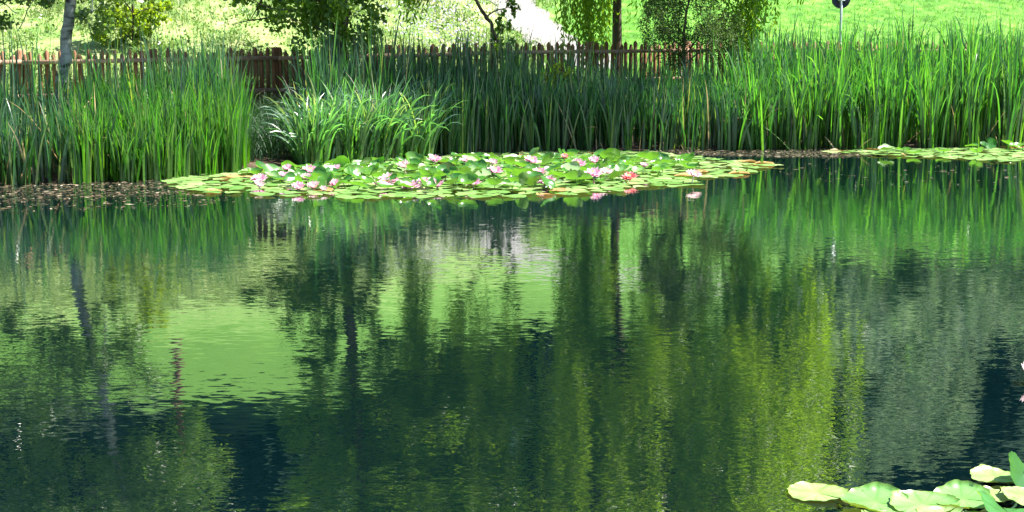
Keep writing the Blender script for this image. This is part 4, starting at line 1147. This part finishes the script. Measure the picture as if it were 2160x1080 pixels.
# flowers
def petal_ring(mb, n, L, W, open_, off, curl=0.5):
    t = np.linspace(0, 1, 6); s = np.linspace(-1, 1, 5)
    for k in range(n):
        a = 6.283 * k / n + off + random.uniform(-.12, .12)
        op = open_ + random.uniform(-.08, .08)
        l = L * random.uniform(.9, 1.1)
        el = op - curl * t                        # elevation falls towards... petal curves up
        el = op + curl * (t - .4)
        rr = np.concatenate(([0], np.cumsum(np.cos(el[1:]) * l / 5))) + 0.012
        zz = np.concatenate(([0], np.cumsum(np.sin(el[1:]) * l / 5)))
        wv = W * np.sin(np.clip(t * .86 + .14, 0, 1) * math.pi) ** 0.8
        P = np.zeros((6, 5, 3)); UV = np.zeros((6, 5, 2))
        x = rr[:, None] - 0 * s; y = wv[:, None] * s[None] * .5
        z = zz[:, None] + (s[None] ** 2) * wv[:, None] * .28
        P[..., 0] = x * math.cos(a) - y * math.sin(a); P[..., 1] = x * math.sin(a) + y * math.cos(a); P[..., 2] = z
        UV[..., 0] = s[None] * .5 + .5; UV[..., 1] = t[:, None]
        i = np.arange(5)[:, None] * 5; j = np.arange(4)[None]
        mb.add(P.reshape(-1, 3), np.stack((i + j, i + j + 1, i + 5 + j + 1, i + 5 + j), -1).reshape(-1, 4), UV.reshape(-1, 2))

def flower_meshes(kind, openness):
    o_, i_, s_ = MB(), MB(), MB()
    petal_ring(o_, 9, .095, .042, .25 + openness, 0.0, .5); petal_ring(o_, 9, .088, .038, .5 + openness, .35, .5)
    petal_ring(i_, 8, .075, .032, .85 + openness * .8, .1, .4); petal_ring(i_, 6, .06, .026, 1.15 + openness * .4, .4, .3)
    for k in range(16):
        a = k * 2.4; r = .004 + .012 * (k / 16)
        s_.tube([(r * math.cos(a), r * math.sin(a), .01), (1.5 * r * math.cos(a), 1.5 * r * math.sin(a), .045)], (.003, .0022), 4)
    o_.tube([(0, 0, -.2), (.01, .01, -.1), (0, 0, .004)], .006, 6, False)
    ms = [o_.mesh('outer_petals'), i_.mesh('inner_petals'), s_.mesh('stamens')]
    ms[0].materials.append(M[kind]); ms[1].materials.append(M[kind]); ms[2].materials.append(M['stamen'])
    return ms
FM = {}
for kind in ('petal', 'petal_white', 'petal_red'):
    for op, v in (('open', 0.0), ('half', .45)): FM[kind, op] = flower_meshes(kind, v)
FLOWERS = [  # px, py of the flower's middle, kind, openness, size, label
    (547, 374, 'petal', 'open', 1.0, 'pink lily furthest left in the patch'),
    (547, 388, 'petal_white', 'half', .8, 'pale half open lily just below the leftmost pink one'),
    (600, 370, 'petal', 'half', .9, 'cupped pink lily right of the upright left leaf'),
    (606, 352, 'petal', 'half', .7, 'small pink lily at the back left rim against the dark gap'),
    (630, 393, 'petal', 'half', .9, 'cupped pink lily low at the front left'),
    (647, 372, 'petal_white', 'half', .8, 'whitish lily under the wide open back left one'),
    (654, 357, 'petal', 'open', 1.05, 'wide open pink lily at the back left'),
    (663, 391, 'petal_white', 'half', .9, 'closed whitish lily low at the front left'),
    (682, 395, 'petal_white', 'half', .55, 'tiny pale lily bud at the front rim'),
    (704, 385, 'petal', 'open', 1.0, 'open pink lily right of the tiny front bud'),
    (710, 353, 'petal', 'half', .75, 'small pink lily left of the steeply tilted leaf'),
    (751, 354, 'petal', 'open', .9, 'pink lily right of the steeply tilted leaf'),
    (808, 385, 'petal', 'open', 1.15, 'lower lily of the touching pink pair left of centre'),
    (822, 375, 'petal', 'open', 1.1, 'upper lily of the touching pink pair left of centre'),
    (853, 348, 'petal_white', 'half', .95, 'pale pointed lily at the back before the arching reeds'),
    (868, 391, 'petal', 'open', 1.15, 'broad open pink lily at the front, right of the touching pair'),
    (895, 379, 'petal', 'open', .8, 'flat open pink lily behind the broad front one'),
    (918, 333, 'petal', 'open', .9, 'bright pink lily alone at the back rim left of the leaves'),
    (923, 388, 'petal', 'half', .95, 'pink lily below the dark olive leaf'),
    (978, 377, 'petal_white', 'open', .9, 'pale lily right of the dark olive leaf'),
    (981, 336, 'petal', 'half', .6, 'small pink bud at the back above the olive leaf'),
    (998, 382, 'petal', 'open', 1.0, 'open pink lily touching the pale one right of the olive leaf'),
    (1039, 341, 'petal_white', 'half', .8, 'peach tinted lily behind the pink one at the middle'),
    (1044, 357, 'petal', 'open', 1.0, 'pink lily at the middle of the patch'),
    (1121, 335, 'petal', 'open', .95, 'pink lily at the back beside the dry beige leaf'),
    (1131, 369, 'petal', 'half', .8, 'half open pink lily at the left of the middle right trio'),
    (1138, 359, 'petal', 'open', .9, 'upper lily of the middle right trio'),
    (1153, 380, 'petal', 'open', 1.15, 'largest lowest lily of the middle right trio'),
    (1191, 328, 'petal_red', 'half', .65, 'small red pink lily at the back rim'),
    (1219, 344, 'petal', 'open', 1.1, 'clear round pink lily at the back right'),
    (1251, 364, 'petal', 'open', 1.15, 'large pale pink lily left of the red one'),
    (1254, 337, 'petal', 'half', .85, 'pale pink lily by the pointed back right leaf'),
    (1279, 359, 'petal_white', 'open', .9, 'white lily between the large pale pink and the red one'),
    (1328, 370, 'petal_red', 'open', 1.0, 'single salmon red lily at the right'),
    (1359, 347, 'petal', 'half', .7, 'small pink lily at the back right end'),
    (1464, 364, 'petal_white', 'open', .9, 'lone white lily on the right tail of flat pads'),
    (2178, 784, 'petal_white', 'half', .8, 'small white lily cut by the right picture edge'),
]
for px, py, kind, op, sc, lab in FLOWERS:
    hz = .025 if py > 383 else .05 if py > 364 else .095
    p = ground(px, py, hz + .035)
    root = empty('water_lily', (p[0], p[1], hz))
    root.rotation_euler = (R(random.uniform(4, 22)), R(random.uniform(-12, 12)), random.uniform(0, 6.283) * 0)
    sc *= 1.1; root.scale = (sc, sc, sc)
    spin = random.uniform(0, 6.283)
    for nm, me in zip(('outer_petals', 'inner_petals', 'stamens'), FM[kind, op]):
        c = obj(nm, me, None, root); c.rotation_euler = (0, 0, spin)
    tag(root, lab, 'water lily', 'water lilies in bloom')

# ------------------------------------------------------------------ floating debris
def debris():
    pts = []
    def zone(poly, n):
        w_ = world_poly(poly); xs = [p[0] for p in w_]; ys = [p[1] for p in w_]; k = 0
        while k < n:
            p = (random.uniform(min(xs), max(xs)), random.uniform(min(ys), max(ys)))
            if inpoly(p, w_): pts.append(p); k += 1
    zone([(-60, 388), (180, 382), (380, 378), (420, 405), (320, 415), (150, 420), (-60, 432)], 2000)
    zone([(-60, 425), (200, 418), (420, 408), (560, 420), (380, 438), (100, 446), (-60, 452)], 420)
    zone([(1350, 318), (1500, 314), (1800, 313), (1870, 328), (1780, 333), (1600, 331), (1470, 328)], 2600)
    zone([(1560, 345), (1800, 345), (2160, 350), (2160, 400), (1900, 400), (1640, 372)], 110)
    P = np.array(pts); n = len(P)
    C = np.stack((P[:, 0], P[:, 1], uni(.003, .012, n)), -1)
    a = uni(0, 6.283, n); d = np.stack((np.cos(a), np.sin(a), uni(-.06, .10, n)), -1); sd = np.stack((-np.sin(a), np.cos(a), uni(-.3, .3, n)), -1)
    L = uni(.010, .036, n)[:, None] * (uni(0, 1, n)[:, None] ** 2 * 1.6 + .6); W = uni(.005, .014, n)[:, None]
    V = np.stack((C - d * L, C + sd * W, C + d * L, C - sd * W), 1).reshape(-1, 3)
    V[:, 2] = np.maximum(V[:, 2], .002)
    tag(obj('floating_debris', mesh_np('floating_debris', V, np.arange(n * 4).reshape(-1, 4)), M['debris']), 'brown plant litter floating along the bank', 'debris', kind='stuff')
debris()
